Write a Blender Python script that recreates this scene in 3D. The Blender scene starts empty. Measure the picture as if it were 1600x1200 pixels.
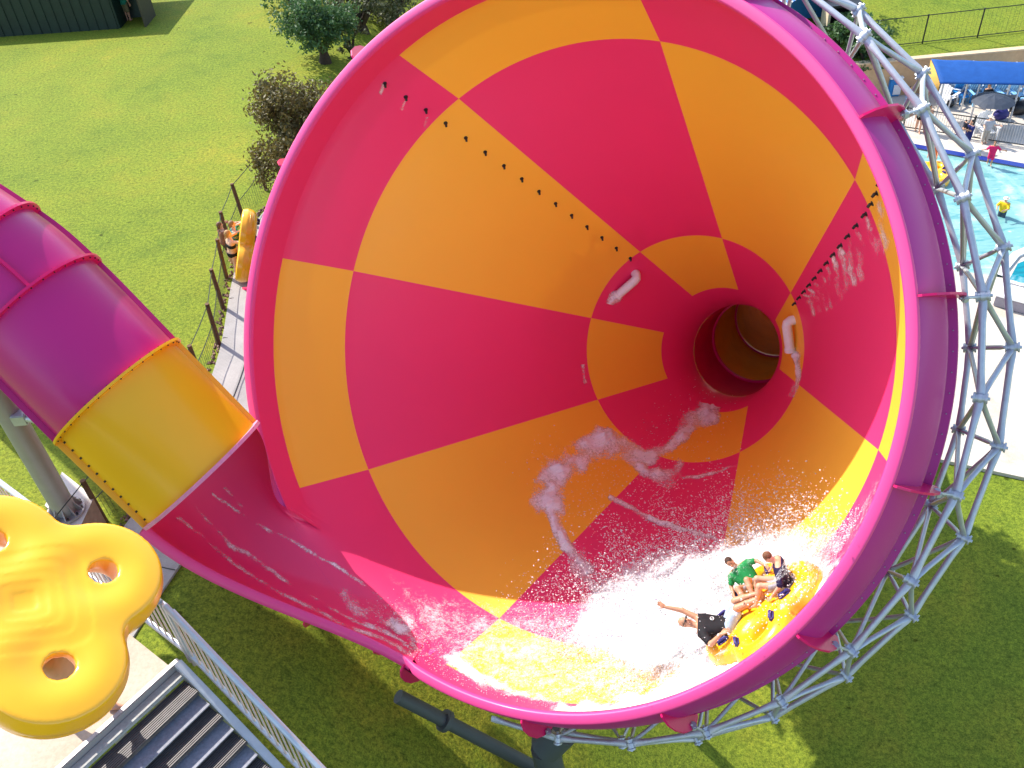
import bpy, bmesh, math, random
import numpy as np
from mathutils import Vector, Matrix
from mathutils.geometry import tessellate_polygon
rng = np.random.default_rng(7); random.seed(7)
S = bpy.context.scene
COL = S.collection
# ------------------------------------------------------------------ frames
# camera axes (x right, y down, z forward) expressed against gravity
N = np.array([.069, .754, .653]); N /= np.linalg.norm(N)
ZW = -N
YW = np.array([0, 0, 1.]) - N*N[2]; YW /= np.linalg.norm(YW)
XW = np.cross(YW, ZW)
HC, F = 25., 1450.
BAS = np.stack([XW, YW, ZW])                       # world <- camera
def W(v): return BAS @ np.asarray(v, float) + np.array([0, 0, HC])
def D(v): return BAS @ np.asarray(v, float)
def pix(P):
    c = (np.atleast_2d(P) - [0, 0, HC]) @ BAS
    return 800+F*c[:, 0]/c[:, 2], 600+F*c[:, 1]/c[:, 2]
def ray(px, py): return np.array([(px-800)/F, (py-600)/F, 1.])
def on_z(px, py, z):
    r = ray(px, py); return W(r*(HC-z)/(r @ N))
def at_d(px, py, d): return W(ray(px, py)*d)
# funnel frame
RF = np.array([[0.851642610513563, -0.110558494541354, 0.512329662660979],
               [0.1424743631033686, 0.9895242280188271, -0.023299313767322173],
               [-0.5043866768817875, 0.09283653078658236, 0.8584727478118235]])
TF = np.array([1.2606369074771395, -0.7502472937663203, 18.547054658307253])
def FP(r, s, deg):
    a = np.radians(deg)
    r, s, a = np.broadcast_arrays(np.asarray(r, float), np.asarray(s, float), a)
    loc = np.stack([r*np.cos(a), r*np.sin(a), s], -1)
    cam = loc @ RF.T + TF
    return cam @ BAS.T + np.array([0, 0, HC])
AX = D(RF[:, 2])
def ER(deg):
    a = math.radians(deg); return D(RF @ np.array([math.cos(a), math.sin(a), 0]))
def ET(deg):
    a = math.radians(deg); return D(RF @ np.array([-math.sin(a), math.cos(a), 0]))
PH = 9.866
def r_in(s): return np.interp(s, [-2.45, -1.73, 0, 6.508, 9.036, 9.9, 40], [6.47, 6.543, 6.0, 2.944, 1.762, 1.37, 1.37])
def sstep(t):
    t = np.clip(t, 0, 1); return t*t*(3-2*t)
# ------------------------------------------------------------------ object helpers
def tag(o, label=None, cat=None, group=None, kind=None):
    if label: o['label'] = label
    if cat: o['category'] = cat
    if group: o['group'] = group
    if kind: o['kind'] = kind
    return o
def empty(name, loc, label=None, cat=None, group=None, rot=None):
    o = bpy.data.objects.new(name, None); COL.objects.link(o)
    o.empty_display_size = .2
    if rot is not None:
        m = Matrix(rot.tolist() if hasattr(rot, 'tolist') else rot).to_4x4()
        o.rotation_euler = m.to_euler()
    o.location = [float(x) for x in loc]
    return tag(o, label, cat, group)
def root_of(o):
    while o.parent: o = o.parent
    return o
def mesh(name, V, Fc, mat, parent=None, smooth=False, local=False, mi=None, attr=None):
    """V in world coordinates unless local; one mesh object"""
    V = np.asarray(V, float).reshape(-1, 3)
    if not local:
        if parent is not None: base = np.array(root_of(parent).location)
        else: base = V.mean(0) if len(V) else np.zeros(3)
        V = V - base
    me = bpy.data.meshes.new(name)
    me.from_pydata(V.tolist(), [], [list(map(int, f)) for f in Fc])
    mats = mat if isinstance(mat, (list, tuple)) else [mat]
    for m in mats: me.materials.append(m)
    if mi is not None: me.polygons.foreach_set('material_index', np.asarray(mi, np.int32))
    if smooth: me.polygons.foreach_set('use_smooth', np.ones(len(me.polygons), bool))
    if attr:
        for k, v in attr.items():
            a = me.attributes.new(k, 'FLOAT', 'POINT'); a.data.foreach_set('value', np.asarray(v, np.float32))
    me.update()
    o = bpy.data.objects.new(name, me); COL.objects.link(o)
    if parent is not None: o.parent = parent
    elif not local: o.location = base.tolist()
    return o
def auto_smooth(o, ang=40):
    me = o.data
    bm = bmesh.new(); bm.from_mesh(me)
    for f in bm.faces: f.smooth = True
    c = math.radians(ang)
    for e in bm.edges:
        if len(e.link_faces) == 2 and e.calc_face_angle(0) > c: e.smooth = False
    bm.to_mesh(me); bm.free(); return o
class MB:
    """mesh collector"""
    def __init__(s): s.V = []; s.F = []; s.n = 0
    def add(s, V, Fc):
        V = np.asarray(V, float).reshape(-1, 3); s.V.append(V)
        s.F += [[i+s.n for i in f] for f in Fc]; s.n += len(V); return s
    def box(s, c, size, ax=None, bev=0):
        c = np.asarray(c, float); h = np.asarray(size, float)/2
        ax = np.eye(3) if ax is None else np.asarray(ax, float)   # rows are axes
        if bev <= 0:
            v = np.array([[x, y, z] for x in (-1, 1) for y in (-1, 1) for z in (-1, 1)])*h
            return s.add(v@ax+c, [[0, 1, 3, 2], [4, 6, 7, 5], [0, 4, 5, 1], [2, 3, 7, 6], [0, 2, 6, 4], [1, 5, 7, 3]])
        bm = bmesh.new(); bmesh.ops.create_cube(bm, size=1)
        for v in bm.verts: v.co = Vector([v.co[i]*h[i]*2 for i in range(3)])
        bmesh.ops.bevel(bm, geom=bm.edges[:], offset=bev, segments=2, affect='EDGES')
        bm.verts.index_update()
        V = np.array([v.co[:] for v in bm.verts]); Fc = [[v.index for v in f.verts] for f in bm.faces]; bm.free()
        return s.add(V@ax+c, Fc)
    def tube(s, pts, r, n=10, cap=True):
        pts = np.asarray(pts, float); r = np.broadcast_to(np.asarray(r, float), (len(pts),))
        T = np.gradient(pts, axis=0); T /= np.linalg.norm(T, axis=1)[:, None]+1e-12
        u = np.cross(T[0], [0, 0, 1.]);
        if np.linalg.norm(u) < 1e-3: u = np.cross(T[0], [1., 0, 0])
        u /= np.linalg.norm(u); V = []
        a = np.arange(n)*2*np.pi/n
        for p, t, rr in zip(pts, T, r):
            u = u-t*(u@t); u /= np.linalg.norm(u); w = np.cross(t, u)
            V.append(p+rr*(np.cos(a)[:, None]*u+np.sin(a)[:, None]*w))
        V = np.concatenate(V); Fc = []
        for i in range(len(pts)-1):
            for j in range(n):
                k = (j+1) % n; Fc.append([i*n+j, i*n+k, (i+1)*n+k, (i+1)*n+j])
        if cap: Fc += [list(range(n))[::-1], [(len(pts)-1)*n+j for j in range(n)]]
        return s.add(V, Fc)
    def grid(s, P, closed=False):
        P = np.asarray(P, float); a, b = P.shape[:2]; Fc = []
        for i in range(a-1):
            for j in range(b if closed else b-1):
                k = (j+1) % b; Fc.append([i*b+j, i*b+k, (i+1)*b+k, (i+1)*b+j])
        return s.add(P.reshape(-1, 3), Fc)
    def obj(s, name, mat, parent=None, smooth=False, local=False, ang=None):
        o = mesh(name, np.concatenate(s.V) if s.V else [], s.F, mat, parent, smooth, local)
        if ang: auto_smooth(o, ang)
        return o
def children(o): return [c for c in bpy.data.objects if c.parent == o]
def copy_tree(o, parent=None):
    c = o.copy(); COL.objects.link(c)
    if parent is not None: c.parent = parent
    for ch in list(o.children): copy_tree(ch, c)
    return c
# ------------------------------------------------------------------ signed-distance mesher (bodies, rafts)
def smin(a, b, k):
    h = np.clip(.5+.5*(b-a)/k, 0, 1); return b*(1-h)+a*h-k*h*(1-h)
def d_cap(P, a, b, ra, rb):
    a = np.asarray(a, float); ab = np.asarray(b, float)-a; t = np.clip(((P-a)@ab)/(ab@ab+1e-12), 0, 1)
    return np.linalg.norm(P-a-t[..., None]*ab, axis=-1)-(ra+(rb-ra)*t)
def d_ell(P, c, r, ax=None):
    q = P-np.asarray(c, float)
    if ax is not None: q = q@np.asarray(ax, float).T
    r = np.asarray(r, float); k0 = np.linalg.norm(q/r, axis=-1); k1 = np.linalg.norm(q/(r*r), axis=-1)
    return k0*(k0-1)/(k1+1e-9)
def nets(Dv, org, h):
    sg = Dv < 0; nx, ny, nz = Dv.shape
    acc = np.zeros((nx-1, ny-1, nz-1, 3)); cnt = np.zeros((nx-1, ny-1, nz-1))
    cr = [(x, y, z) for x in (0, 1) for y in (0, 1) for z in (0, 1)]
    sl = lambda c: tuple(slice(c[i], Dv.shape[i]-1+c[i]) for i in range(3))
    for c in cr:
        for ax in range(3):
            if c[ax]: continue
            e = list(c); e[ax] = 1
            A, B = Dv[sl(c)], Dv[sl(e)]; m = (A < 0) != (B < 0)
            if not m.any(): continue
            t = A[m]/(A[m]-B[m]); p = np.tile(np.array(c, float), (len(t), 1)); p[:, ax] = t
            acc[m] += p; cnt[m] += 1
    act = cnt > 0; idx = -np.ones(act.shape, int); idx[act] = np.arange(act.sum())
    ijk = np.argwhere(act); V = (ijk+acc[act]/cnt[act][:, None])*h+org
    Fq = []
    for ax in range(3):
        b, c = (ax+1) % 3, (ax+2) % 3
        e0 = [slice(None)]*3; e1 = [slice(None)]*3; e0[ax] = slice(0, -1); e1[ax] = slice(1, None)
        A, B = sg[tuple(e0)], sg[tuple(e1)]
        for m, flip in ((A & ~B, False), (~A & B, True)):
            q = np.argwhere(m)
            q = q[(q[:, b] > 0) & (q[:, c] > 0) & (q[:, b] < Dv.shape[b]-1) & (q[:, c] < Dv.shape[c]-1)]
            if not len(q): continue
            def ix(db, dc):
                z = q.copy(); z[:, b] -= db; z[:, c] -= dc; return idx[z[:, 0], z[:, 1], z[:, 2]]
            f = np.stack([ix(1, 1), ix(0, 1), ix(0, 0), ix(1, 0)], 1)
            Fq.append(f[:, ::-1] if flip else f)
    return V, np.concatenate(Fq) if Fq else np.zeros((0, 4), int)
def sdf(prims, h, cut=None):
    """prims: ('c',a,b,ra,rb,k) tapered capsules, ('e',centre,radii,axes,k) ellipsoids"""
    bb = []
    for p in prims:
        if p[0] == 'c':
            a, b = np.asarray(p[1], float), np.asarray(p[2], float); r = max(p[3], p[4])
            bb.append((np.minimum(a, b)-r, np.maximum(a, b)+r))
        else:
            c = np.asarray(p[1], float); r = max(p[2]); bb.append((c-r, c+r))
    lo = np.min([b[0] for b in bb], 0)-3*h; hi = np.max([b[1] for b in bb], 0)+3*h
    n = np.ceil((hi-lo)/h).astype(int)+1
    Dv = np.full(n, .3)
    for p, (a, b) in zip(prims, bb):
        k = p[-1]; pad = max(k*1.2, 3*h)
        i0 = np.maximum(((a-pad-lo)/h).astype(int), 0); i1 = np.minimum(np.ceil((b+pad-lo)/h).astype(int)+1, n)
        g = np.stack(np.meshgrid(*[lo[i]+h*np.arange(i0[i], i1[i]) for i in range(3)], indexing='ij'), -1)
        d = d_cap(g, p[1], p[2], p[3], p[4]) if p[0] == 'c' else d_ell(g, p[1], p[2], p[3])
        s_ = tuple(slice(i0[i], i1[i]) for i in range(3))
        Dv[s_] = smin(Dv[s_], d, max(k, 1e-4))
    if cut is not None:
        g = np.stack(np.meshgrid(*[lo[i]+h*np.arange(n[i]) for i in range(3)], indexing='ij'), -1)
        for pt, nr in cut: Dv = np.maximum(Dv, (g-np.asarray(pt, float))@np.asarray(nr, float))
    return nets(Dv, lo, h)
# ------------------------------------------------------------------ materials
def newmat(name):
    m = bpy.data.materials.new(name); m.use_nodes = True
    nt = m.node_tree; b = nt.nodes['Principled BSDF']; return m, nt, b
def lk(nt, a, b): nt.links.new(a, b)
def obj_coord(nt):
    return nt.nodes.new('ShaderNodeNewGeometry').outputs['Position']
def noise(nt, scale, detail=4, rough=.6, vec=None, dist=0):
    n = nt.nodes.new('ShaderNodeTexNoise'); n.inputs['Scale'].default_value = scale
    n.inputs['Detail'].default_value = detail; n.inputs['Roughness'].default_value = rough; n.inputs['Distortion'].default_value = dist
    if vec is not None: lk(nt, vec, n.inputs['Vector'])
    return n.outputs['Fac']
def ramp(nt, fac, stops):
    r = nt.nodes.new('ShaderNodeValToRGB'); e = r.color_ramp.elements
    while len(e) < len(stops): e.new(.5)
    for x, (p, c) in zip(e, stops): x.position = p; x.color = (*c, 1) if len(c) == 3 else c
    lk(nt, fac, r.inputs['Fac']); return r.outputs['Color']
def mixc(nt, fac, a, b, mode='MIX'):
    m = nt.nodes.new('ShaderNodeMix'); m.data_type = 'RGBA'; m.blend_type = mode
    for v, k in ((fac, 0), (a, 6), (b, 7)):
        if hasattr(v, 'links'): lk(nt, v, m.inputs[k])
        else: m.inputs[k].default_value = (*v, 1) if isinstance(v, tuple) and len(v) == 3 else v
    return m.outputs[2]
def bump(nt, b, h, st, dist=.02):
    n = nt.nodes.new('ShaderNodeBump'); n.inputs['Strength'].default_value = st; n.inputs['Distance'].default_value = dist
    lk(nt, h, n.inputs['Height']); lk(nt, n.outputs['Normal'], b.inputs['Normal'])
def plain(name, col, rough=.5, metal=0, var=.12, sc=6, spec=.5, bmp=0, coat=0):
    m, nt, b = newmat(name)
    p = obj_coord(nt); f = noise(nt, sc, 5, .6, p)
    d = tuple(c*(1-var) for c in col); l = tuple(min(1, c*(1+var)) for c in col)
    lk(nt, ramp(nt, f, [(.3, d), (.7, l)]), b.inputs['Base Color'])
    b.inputs['Roughness'].default_value = rough; b.inputs['Metallic'].default_value = metal
    b.inputs['Specular IOR Level'].default_value = spec
    b.inputs['Coat Weight'].default_value = coat; b.inputs['Coat Roughness'].default_value = .08
    if bmp: bump(nt, b, noise(nt, sc*6, 4, .6, p), bmp)
    return m
YEL, MAG, PUR = (.95, .46, .02), (.84, .013, .145), (.46, .030, .27)
def gel(name, col_in, col_out, trans=.2, rough=.3, spec=.35):
    """two-sided glass-fibre laminate: coloured gelcoat on each face, a little light soaks through"""
    m, nt, b = newmat(name)
    p = obj_coord(nt); g = nt.nodes.new('ShaderNodeNewGeometry')
    big = noise(nt, .35, 3, .5, p); fine = noise(nt, 14, 3, .5, p)
    def tone(c, lo=.93): return mixc(nt, big, tuple(x*lo for x in c), tuple(min(1, x*1.05) for x in c))
    c = mixc(nt, g.outputs['Backfacing'], tone(col_in), tone(col_out))
    lk(nt, c, b.inputs['Base Color'])
    b.inputs['Roughness'].default_value = rough; b.inputs['Specular IOR Level'].default_value = spec
    b.inputs['IOR'].default_value = 1.5
    b.inputs['Coat Weight'].default_value = .12; b.inputs['Coat Roughness'].default_value = .15
    bump(nt, b, fine, .04, .01)
    if trans > 0:
        t = nt.nodes.new('ShaderNodeBsdfTranslucent'); lk(nt, tone(col_in), t.inputs['Color'])
        x = nt.nodes.new('ShaderNodeMixShader'); x.inputs[0].default_value = trans
        lk(nt, b.outputs[0], x.inputs[1]); lk(nt, t.outputs[0], x.inputs[2])
        lk(nt, x.outputs[0], nt.nodes['Material Output'].inputs['Surface'])
    return m
TR = .03
mYel = gel('yellow_gelcoat', YEL, PUR, TR, .62, 1.); mMag = gel('magenta_gelcoat', MAG, PUR, TR, .62, 1.)
mMagLip = gel('lip_gelcoat', (.78, .025, .22), (.78, .025, .22), 0, .6, 1.)
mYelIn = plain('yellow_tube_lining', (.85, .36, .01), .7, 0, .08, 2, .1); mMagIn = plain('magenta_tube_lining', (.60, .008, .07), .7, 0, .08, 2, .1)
mPur = gel('purple_gelcoat', PUR, PUR, 0); mRimOut = gel('rim_gelcoat', (.46, .016, .21), (.46, .016, .21), 0, .42)
mYelTube = gel('yellow_tube_gelcoat', (.92, .46, .010), (.92, .46, .010), 0, .36)
mPurTube = gel('purple_tube_gelcoat', (.52, .013, .17), (.52, .013, .17), 0, .34)
mFlange = gel('flange_gelcoat', (.70, .006, .12), (.70, .006, .12), 0)
mSteel = plain('galvanised_steel', (.50, .52, .545), .40, .4, .08, 9)
mSteelD = plain('dull_grey_steel', (.36, .33, .335), .45, .35, .05, 3)
mAlu = plain('brushed_aluminium', (.62, .63, .66), .32, .7, .1, 20)
mTread = plain('dark_tread', (.10, .085, .085), .5, .1, .25, 12)  # dark brown-grey on every tread, tone varied at random
mDark = plain('black_rubber', (.012, .011, .012), .45, 0, .2, 20)
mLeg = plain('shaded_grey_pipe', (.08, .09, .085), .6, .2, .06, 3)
mFenceBlk = plain('black_paint', (.012, .014, .014), .45)
mWhite = plain('white_plastic', (.78, .78, .78), .4, 0, .06, 9)
mBluePl = plain('blue_plastic', (.02, .22, .55), .4)
mNavy = plain('navy_webbing', (.025, .02, .16), .6)
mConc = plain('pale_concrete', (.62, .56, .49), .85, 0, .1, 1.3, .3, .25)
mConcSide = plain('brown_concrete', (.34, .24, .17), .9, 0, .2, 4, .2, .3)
mWood = plain('weathered_wood', (.13, .07, .035), .8, 0, .3, 8, .3, .4)
mRaft = plain('yellow_vinyl', (.95, .44, .012), .28, 0, .05, 2, .5, 0, .3)
mRaftC = plain('orange_vinyl', (.90, .40, .01), .3, 0, .05, 2, .5, 0, .2)
mNet = plain('chain_wire', (.05, .055, .05), .6)
mGreenWall = plain('dark_green_sheet', (.006, .022, .014), .6, 0, .25, 3)
mBluCan = plain('blue_shade_cloth', (.016, .085, .30), .75, 0, .1, 3, .2, .2)
mTan = plain('sandstone_render', (.52, .34, .19), .9, 0, .12, 2, .2, .3)
mTanCloth = plain('tan_cloth', (.62, .36, .08), .8)
mSlate = plain('slate_cloth', (.03, .04, .06), .7)
mTan2 = plain('cream_paint', (.62, .50, .34), .7)
mCoping = plain('white_coping', (.72, .72, .70), .6, 0, .06, 3)
mNavyTile = plain('navy_tile', (.012, .03, .22), .3)
def stripe_mat(name, a, b, sc):
    m, nt, bs = newmat(name); tc = nt.nodes.new('ShaderNodeTexCoord'); w = nt.nodes.new('ShaderNodeTexWave')
    w.inputs['Scale'].default_value = sc; lk(nt, tc.outputs['Object'], w.inputs['Vector'])
    lk(nt, ramp(nt, w.outputs['Fac'], [(.48, a), (.52, b)]), bs.inputs['Base Color']); bs.inputs['Roughness'].default_value = .7
    return m
mStripe = stripe_mat('blue_white_stripes', (.02, .14, .5), (.75, .78, .8), 1.1)
def grass_mat():
    m, nt, b = newmat('lawn_grass'); p = obj_coord(nt)
    big = noise(nt, .16, 5, .62, p, .4); mid = noise(nt, 1.1, 5, .68, p); fine = noise(nt, 9, 4, .75, p); vf = noise(nt, 26, 3, .8, p)
    c1 = ramp(nt, big, [(.33, (.112, .170, .018)), (.5, (.195, .225, .022)), (.68, (.300, .270, .028))])
    c2 = mixc(nt, ramp(nt, mid, [(.35, (0, 0, 0)), (.7, (1, 1, 1))]), c1, (.185, .24, .022))
    c3 = mixc(nt, .85, c2, ramp(nt, fine, [(.28, (.26, .32, .28)), (.5, (.95, .95, .95)), (.70, (1.6, 1.45, 1.25))]), 'MULTIPLY')
    c4 = mixc(nt, .85, c3, ramp(nt, vf, [(.3, (.32, .38, .3)), (.55, (1.05, 1.05, 1)), (.75, (1.5, 1.4, 1.2))]), 'MULTIPLY')
    sp = ramp(nt, noise(nt, 2.6, 2, .5, p), [(.23, (.45, .42, .30)), (.29, (1, 1, 1))])
    lk(nt, mixc(nt, 1., c4, sp, 'MULTIPLY'), b.inputs['Base Color'])
    b.inputs['Roughness'].default_value = .9; b.inputs['Specular IOR Level'].default_value = .15
    bump(nt, b, fine, .6, .05); return m
mGrass = grass_mat()
def path_mat():
    m, nt, b = newmat('path_concrete'); p = obj_coord(nt)
    c = ramp(nt, noise(nt, 1.2, 6, .65, p), [(.3, (.30, .28, .26)), (.7, (.40, .37, .345))])
    c = mixc(nt, .5, c, ramp(nt, noise(nt, 30, 3, .7, p), [(.3, (.75, .74, .72)), (.7, (1.1, 1.1, 1.1))]), 'MULTIPLY')
    lk(nt, c, b.inputs['Base Color']); b.inputs['Roughness'].default_value = .9; bump(nt, b, noise(nt, 30, 3, .7, p), .3, .01); return m
mPath = path_mat()
def sand_mat(name, a, b_, c_):
    m, nt, b = newmat(name); p = obj_coord(nt)
    c = ramp(nt, noise(nt, .7, 6, .7, p), [(.3, a), (.55, b_), (.75, c_)])
    c = mixc(nt, .35, c, ramp(nt, noise(nt, 16, 4, .75, p), [(.3, (.6, .57, .52)), (.6, (1.1, 1.1, 1.1))]), 'MULTIPLY')
    lk(nt, c, b.inputs['Base Color']); b.inputs['Roughness'].default_value = .9; bump(nt, b, noise(nt, 12, 4, .7, p), .3, .02); return m
mSand = sand_mat('sandy_paving', (.44, .37, .29), (.56, .50, .43), (.60, .56, .50))
mDeck = sand_mat('cream_deck', (.42, .32, .23), (.50, .41, .32), (.53, .46, .38))
def water_mat(name, a, b_, c_):
    m, nt, b = newmat(name); p = obj_coord(nt)
    mp = nt.nodes.new('ShaderNodeMapping'); mp.inputs['Rotation'].default_value = (0, 0, -.12); mp.inputs['Scale'].default_value = (.35, 1.6, 1); lk(nt, p, mp.inputs['Vector'])
    f = noise(nt, 1.6, 5, .6, mp.outputs[0], 1.2); f2 = noise(nt, .5, 4, .6, p, .8)
    c = ramp(nt, f, [(.33, a), (.5, b_), (.62, b_), (.72, c_)])
    c = mixc(nt, ramp(nt, f2, [(.52, (0, 0, 0)), (.68, (.8, .8, .8))]), c, (.42, .60, .60))
    lk(nt, c, b.inputs['Base Color']); b.inputs['Roughness'].default_value = .12; b.inputs['Specular IOR Level'].default_value = .3
    bump(nt, b, f, .35, .08); return m
mPool = water_mat('pool_water', (.08, .27, .28), (.18, .37, .345), (.55, .66, .62))
mDeep = water_mat('deep_teal_water', (.0, .13, .17), (.0, .20, .25), (.02, .30, .30))
def leaf_mat(name, a, b_):
    m, nt, b = newmat(name); p = obj_coord(nt)
    lk(nt, ramp(nt, noise(nt, 2.2, 3, .7, p), [(.3, a), (.7, b_)]), b.inputs['Base Color']); b.inputs['Roughness'].default_value = .6
    t = nt.nodes.new('ShaderNodeBsdfTranslucent'); t.inputs['Color'].default_value = (*b_, 1)
    x = nt.nodes.new('ShaderNodeMixShader'); x.inputs[0].default_value = .25
    lk(nt, b.outputs[0], x.inputs[1]); lk(nt, t.outputs[0], x.inputs[2]); lk(nt, x.outputs[0], nt.nodes['Material Output'].inputs['Surface']); return m
mLeafG = leaf_mat('blue_green_leaves', (.035, .085, .025), (.09, .18, .05))
mLeafO = leaf_mat('bronze_leaves', (.075, .065, .018), (.19, .15, .04))
mLeafS = leaf_mat('grey_green_leaves', (.045, .055, .02), (.11, .12, .045))
mBark = plain('bark', (.05, .035, .025), .9, 0, .3, 10, .2, .5)
def foam_mat():
    m, nt, b = newmat('white_water'); p = obj_coord(nt)
    at = nt.nodes.new('ShaderNodeAttribute'); at.attribute_name = 'dens'
    st = nt.nodes.new('ShaderNodeAttribute'); st.attribute_name = 'fine'
    n1 = noise(nt, 2.6, 6, .72, p, .9); n2 = noise(nt, 13, 4, .75, p, .5); n3 = noise(nt, 34, 2, .6, p)
    def mth(op, a, b_=None, c=None, clamp=False):
        n = nt.nodes.new('ShaderNodeMath'); n.operation = op; n.use_clamp = clamp
        for i, v in enumerate((a, b_, c)):
            if v is None: continue
            if hasattr(v, 'links'): lk(nt, v, n.inputs[i])
            else: n.inputs[i].default_value = v
        return n.outputs[0]
    mix = mth('ADD', mth('ADD', mth('MULTIPLY', n1, .42), mth('MULTIPLY', n2, .36)), mth('MULTIPLY', n3, .22))
    a = mth('ADD', mix, mth('MULTIPLY', at.outputs['Fac'], .62))
    al = mth('MULTIPLY', mth('SUBTRACT', a, .70), 4.5, None, True)
    al = mth('MULTIPLY', al, mth('MULTIPLY', at.outputs['Fac'], 2.2, None, True))
    b.inputs['Base Color'].default_value = (.90, .90, .92, 1); b.inputs['Roughness'].default_value = .5
    lk(nt, al, b.inputs['Alpha'])
    bump(nt, b, n2, .8, .05); return m
mFoam = foam_mat()
def drop_mat():
    m, nt, b = newmat('water_drops'); b.inputs['Base Color'].default_value = (.93, .93, .95, 1)
    b.inputs['Roughness'].default_value = .15; b.inputs['Transmission Weight'].default_value = .15
    t = nt.nodes.new('ShaderNodeBsdfTranslucent'); t.inputs['Color'].default_value = (.95, .95, .97, 1)
    x = nt.nodes.new('ShaderNodeMixShader'); x.inputs[0].default_value = .35
    lk(nt, b.outputs[0], x.inputs[1]); lk(nt, t.outputs[0], x.inputs[2]); lk(nt, x.outputs[0], nt.nodes['Material Output'].inputs['Surface']); return m
mDrop = drop_mat()
_skin = {}
def skin_mat(c):
    if c not in _skin: _skin[c] = plain('skin', c, .5, 0, .06, 12, .4)
    return _skin[c]
_cloth = {}
def cloth(c):
    if c not in _cloth: _cloth[c] = plain('fabric', c, .75, 0, .12, 14, .2)
    return _cloth[c]
def hairm(c):
    if ('h', c) not in _cloth: _cloth[('h', c)] = plain('hair', c, .55, 0, .35, 40, .4, .5)
    return _cloth[('h', c)]
#@@PART2
# ------------------------------------------------------------------ terrain
def terr(x, y):
    x = np.asarray(x, float); y = np.asarray(y, float)
    t = sstep((x+8)/15)
    z = 9*(1-t)-.15*t
    up = sstep((x-9)/8)
    z = z+up*np.where(y > 52.55, 2.1+.10*(np.maximum(y, 52.55)-52.55), 0)
    z = z+.02*np.maximum(y-60, 0)*sstep((-x)/10)
    return z
def on_terr(px, py, dz=0):
    z = 9.
    for _ in range(60):
        p = on_z(px, py, z); z = .5*z+.5*float(terr(p[0], p[1])+dz)
    return on_z(px, py, z)
def lines(lo, hi, step, far):
    a = list(np.arange(lo, hi+step/2, step)); s = step
    l, r = lo, hi; L, R_ = [], []
    while r < far:
        s *= 1.5; l -= s; r += s; L.append(l); R_.append(r)
    return np.array(sorted(L)+a+R_)
gx = lines(-60, 90, 1., 900); gy = np.sort(np.concatenate([lines(-20, 130, 1., 900), [52.5, 52.6]]))
GX, GY = np.meshgrid(gx, gy, indexing='ij')
b = MB(); b.grid(np.stack([GX, GY, terr(GX, GY)], -1))
lawn = b.obj('lawn', mGrass, smooth=True); tag(lawn, kind='structure')
# path on the left
pl = [(520, 262), (470, 287), (418, 322), (400, 345), (381, 380), (364, 430), (356, 480), (348, 540), (333, 590), (300, 665), (248, 755), (192, 828), (120, 925), (40, 1040), (-80, 1200)]
PL = np.array([on_terr(*p) for p in pl])
def resample(P, step):
    d = np.r_[0, np.cumsum(np.linalg.norm(np.diff(P, axis=0), axis=1))]
    t = np.arange(0, d[-1], step); return np.stack([np.interp(t, d, P[:, i]) for i in range(P.shape[1])], 1)
PLs = resample(PL, .5)
for _ in range(6): PLs[1:-1] = .25*PLs[:-2]+.5*PLs[1:-1]+.25*PLs[2:]
tg = np.gradient(PLs[:, :2], axis=0); tg /= np.linalg.norm(tg, axis=1)[:, None]
nr = np.stack([-tg[:, 1], tg[:, 0]], 1)
if nr[len(nr)//2][0] < 0: nr = -nr
def offs(o, dz):
    xy = PLs[:, :2]+nr*o; return np.c_[xy, terr(xy[:, 0], xy[:, 1])+dz]
b = MB(); b.grid(np.stack([offs(0, -.1), offs(0, .05), offs(.75, .05), offs(1.55, .05), offs(1.9, .05), offs(1.9, -.2)], 1))
tag(b.obj('path', mPath), kind='structure')
b = MB()
b.tube(offs(.82, .052), .016, 6)
for i in range(3, len(PLs)-1, 4): b.tube([offs(.02, .052)[i], offs(1.88, .052)[i]], .016, 6)
tag(b.obj('path_joints', mDark), kind='structure')
# broken stone edging along the path
b = MB()
for i in range(len(PLs)):
    for _ in range(9):
        o = rng.normal(-.12, .06); q = PLs[i, :2]+nr[i]*o+tg[i]*rng.uniform(-.25, .25)
        s = rng.uniform(.03, .08); rot = np.linalg.qr(rng.normal(size=(3, 3)))[0]
        b.box([q[0], q[1], terr(*q)+.02], [s, s*rng.uniform(.6, 1.3), s*.8], rot)
tag(b.obj('stone_edging', plain('mulch_stones', (.22, .13, .09), .9, 0, .6, 9)), kind='stuff')
# ------------------------------------------------------------------ left fence: leaning light catches the wooden posts
fb = [(416, 297), (382, 346), (362, 390), (354, 434), (349, 482), (342, 538), (319, 603), (280, 672), (226, 742), (165, 815), (80, 930)]
fp = [on_terr(*p) for p in fb]
fe = empty('post_and_wire_fence', fp[5], 'brown wooden post and wire fence along the left edge of the grey path', 'fence')
tops = []
for p in fp:
    b = MB(); h = 1.42; lean = np.array([rng.normal(0, .03), rng.normal(0, .03), 1])
    b.tube([p-[0, 0, .1], p+lean*h*.5, p+lean*h], [.068, .066, .062], 9); b.obj('post', mWood, fe, ang=40); tops.append(p+lean*h)
for f in (.96, .52):
    b = MB()
    for p, t, p2, t2 in zip(fp[:-1], tops[:-1], fp[1:], tops[1:]):
        a_, c_ = p+(t-p)*f, p2+(t2-p2)*f; b.tube([a_, (a_+c_)/2-[0, 0, .03], c_], .013, 5)
    b.obj('wire', mFenceBlk, fe)
b = MB()
for k in range(len(fp)-1):
    for j in range(14):
        u = (j+.5)/14; g = fp[k]*(1-u)+fp[k+1]*u; t = tops[k]*(1-u)+tops[k+1]*u
        b.tube([g, g+(t-g)*.5], .005, 4)
tag(b.obj('wire_mesh', mNet, fe), kind='stuff')
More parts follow.
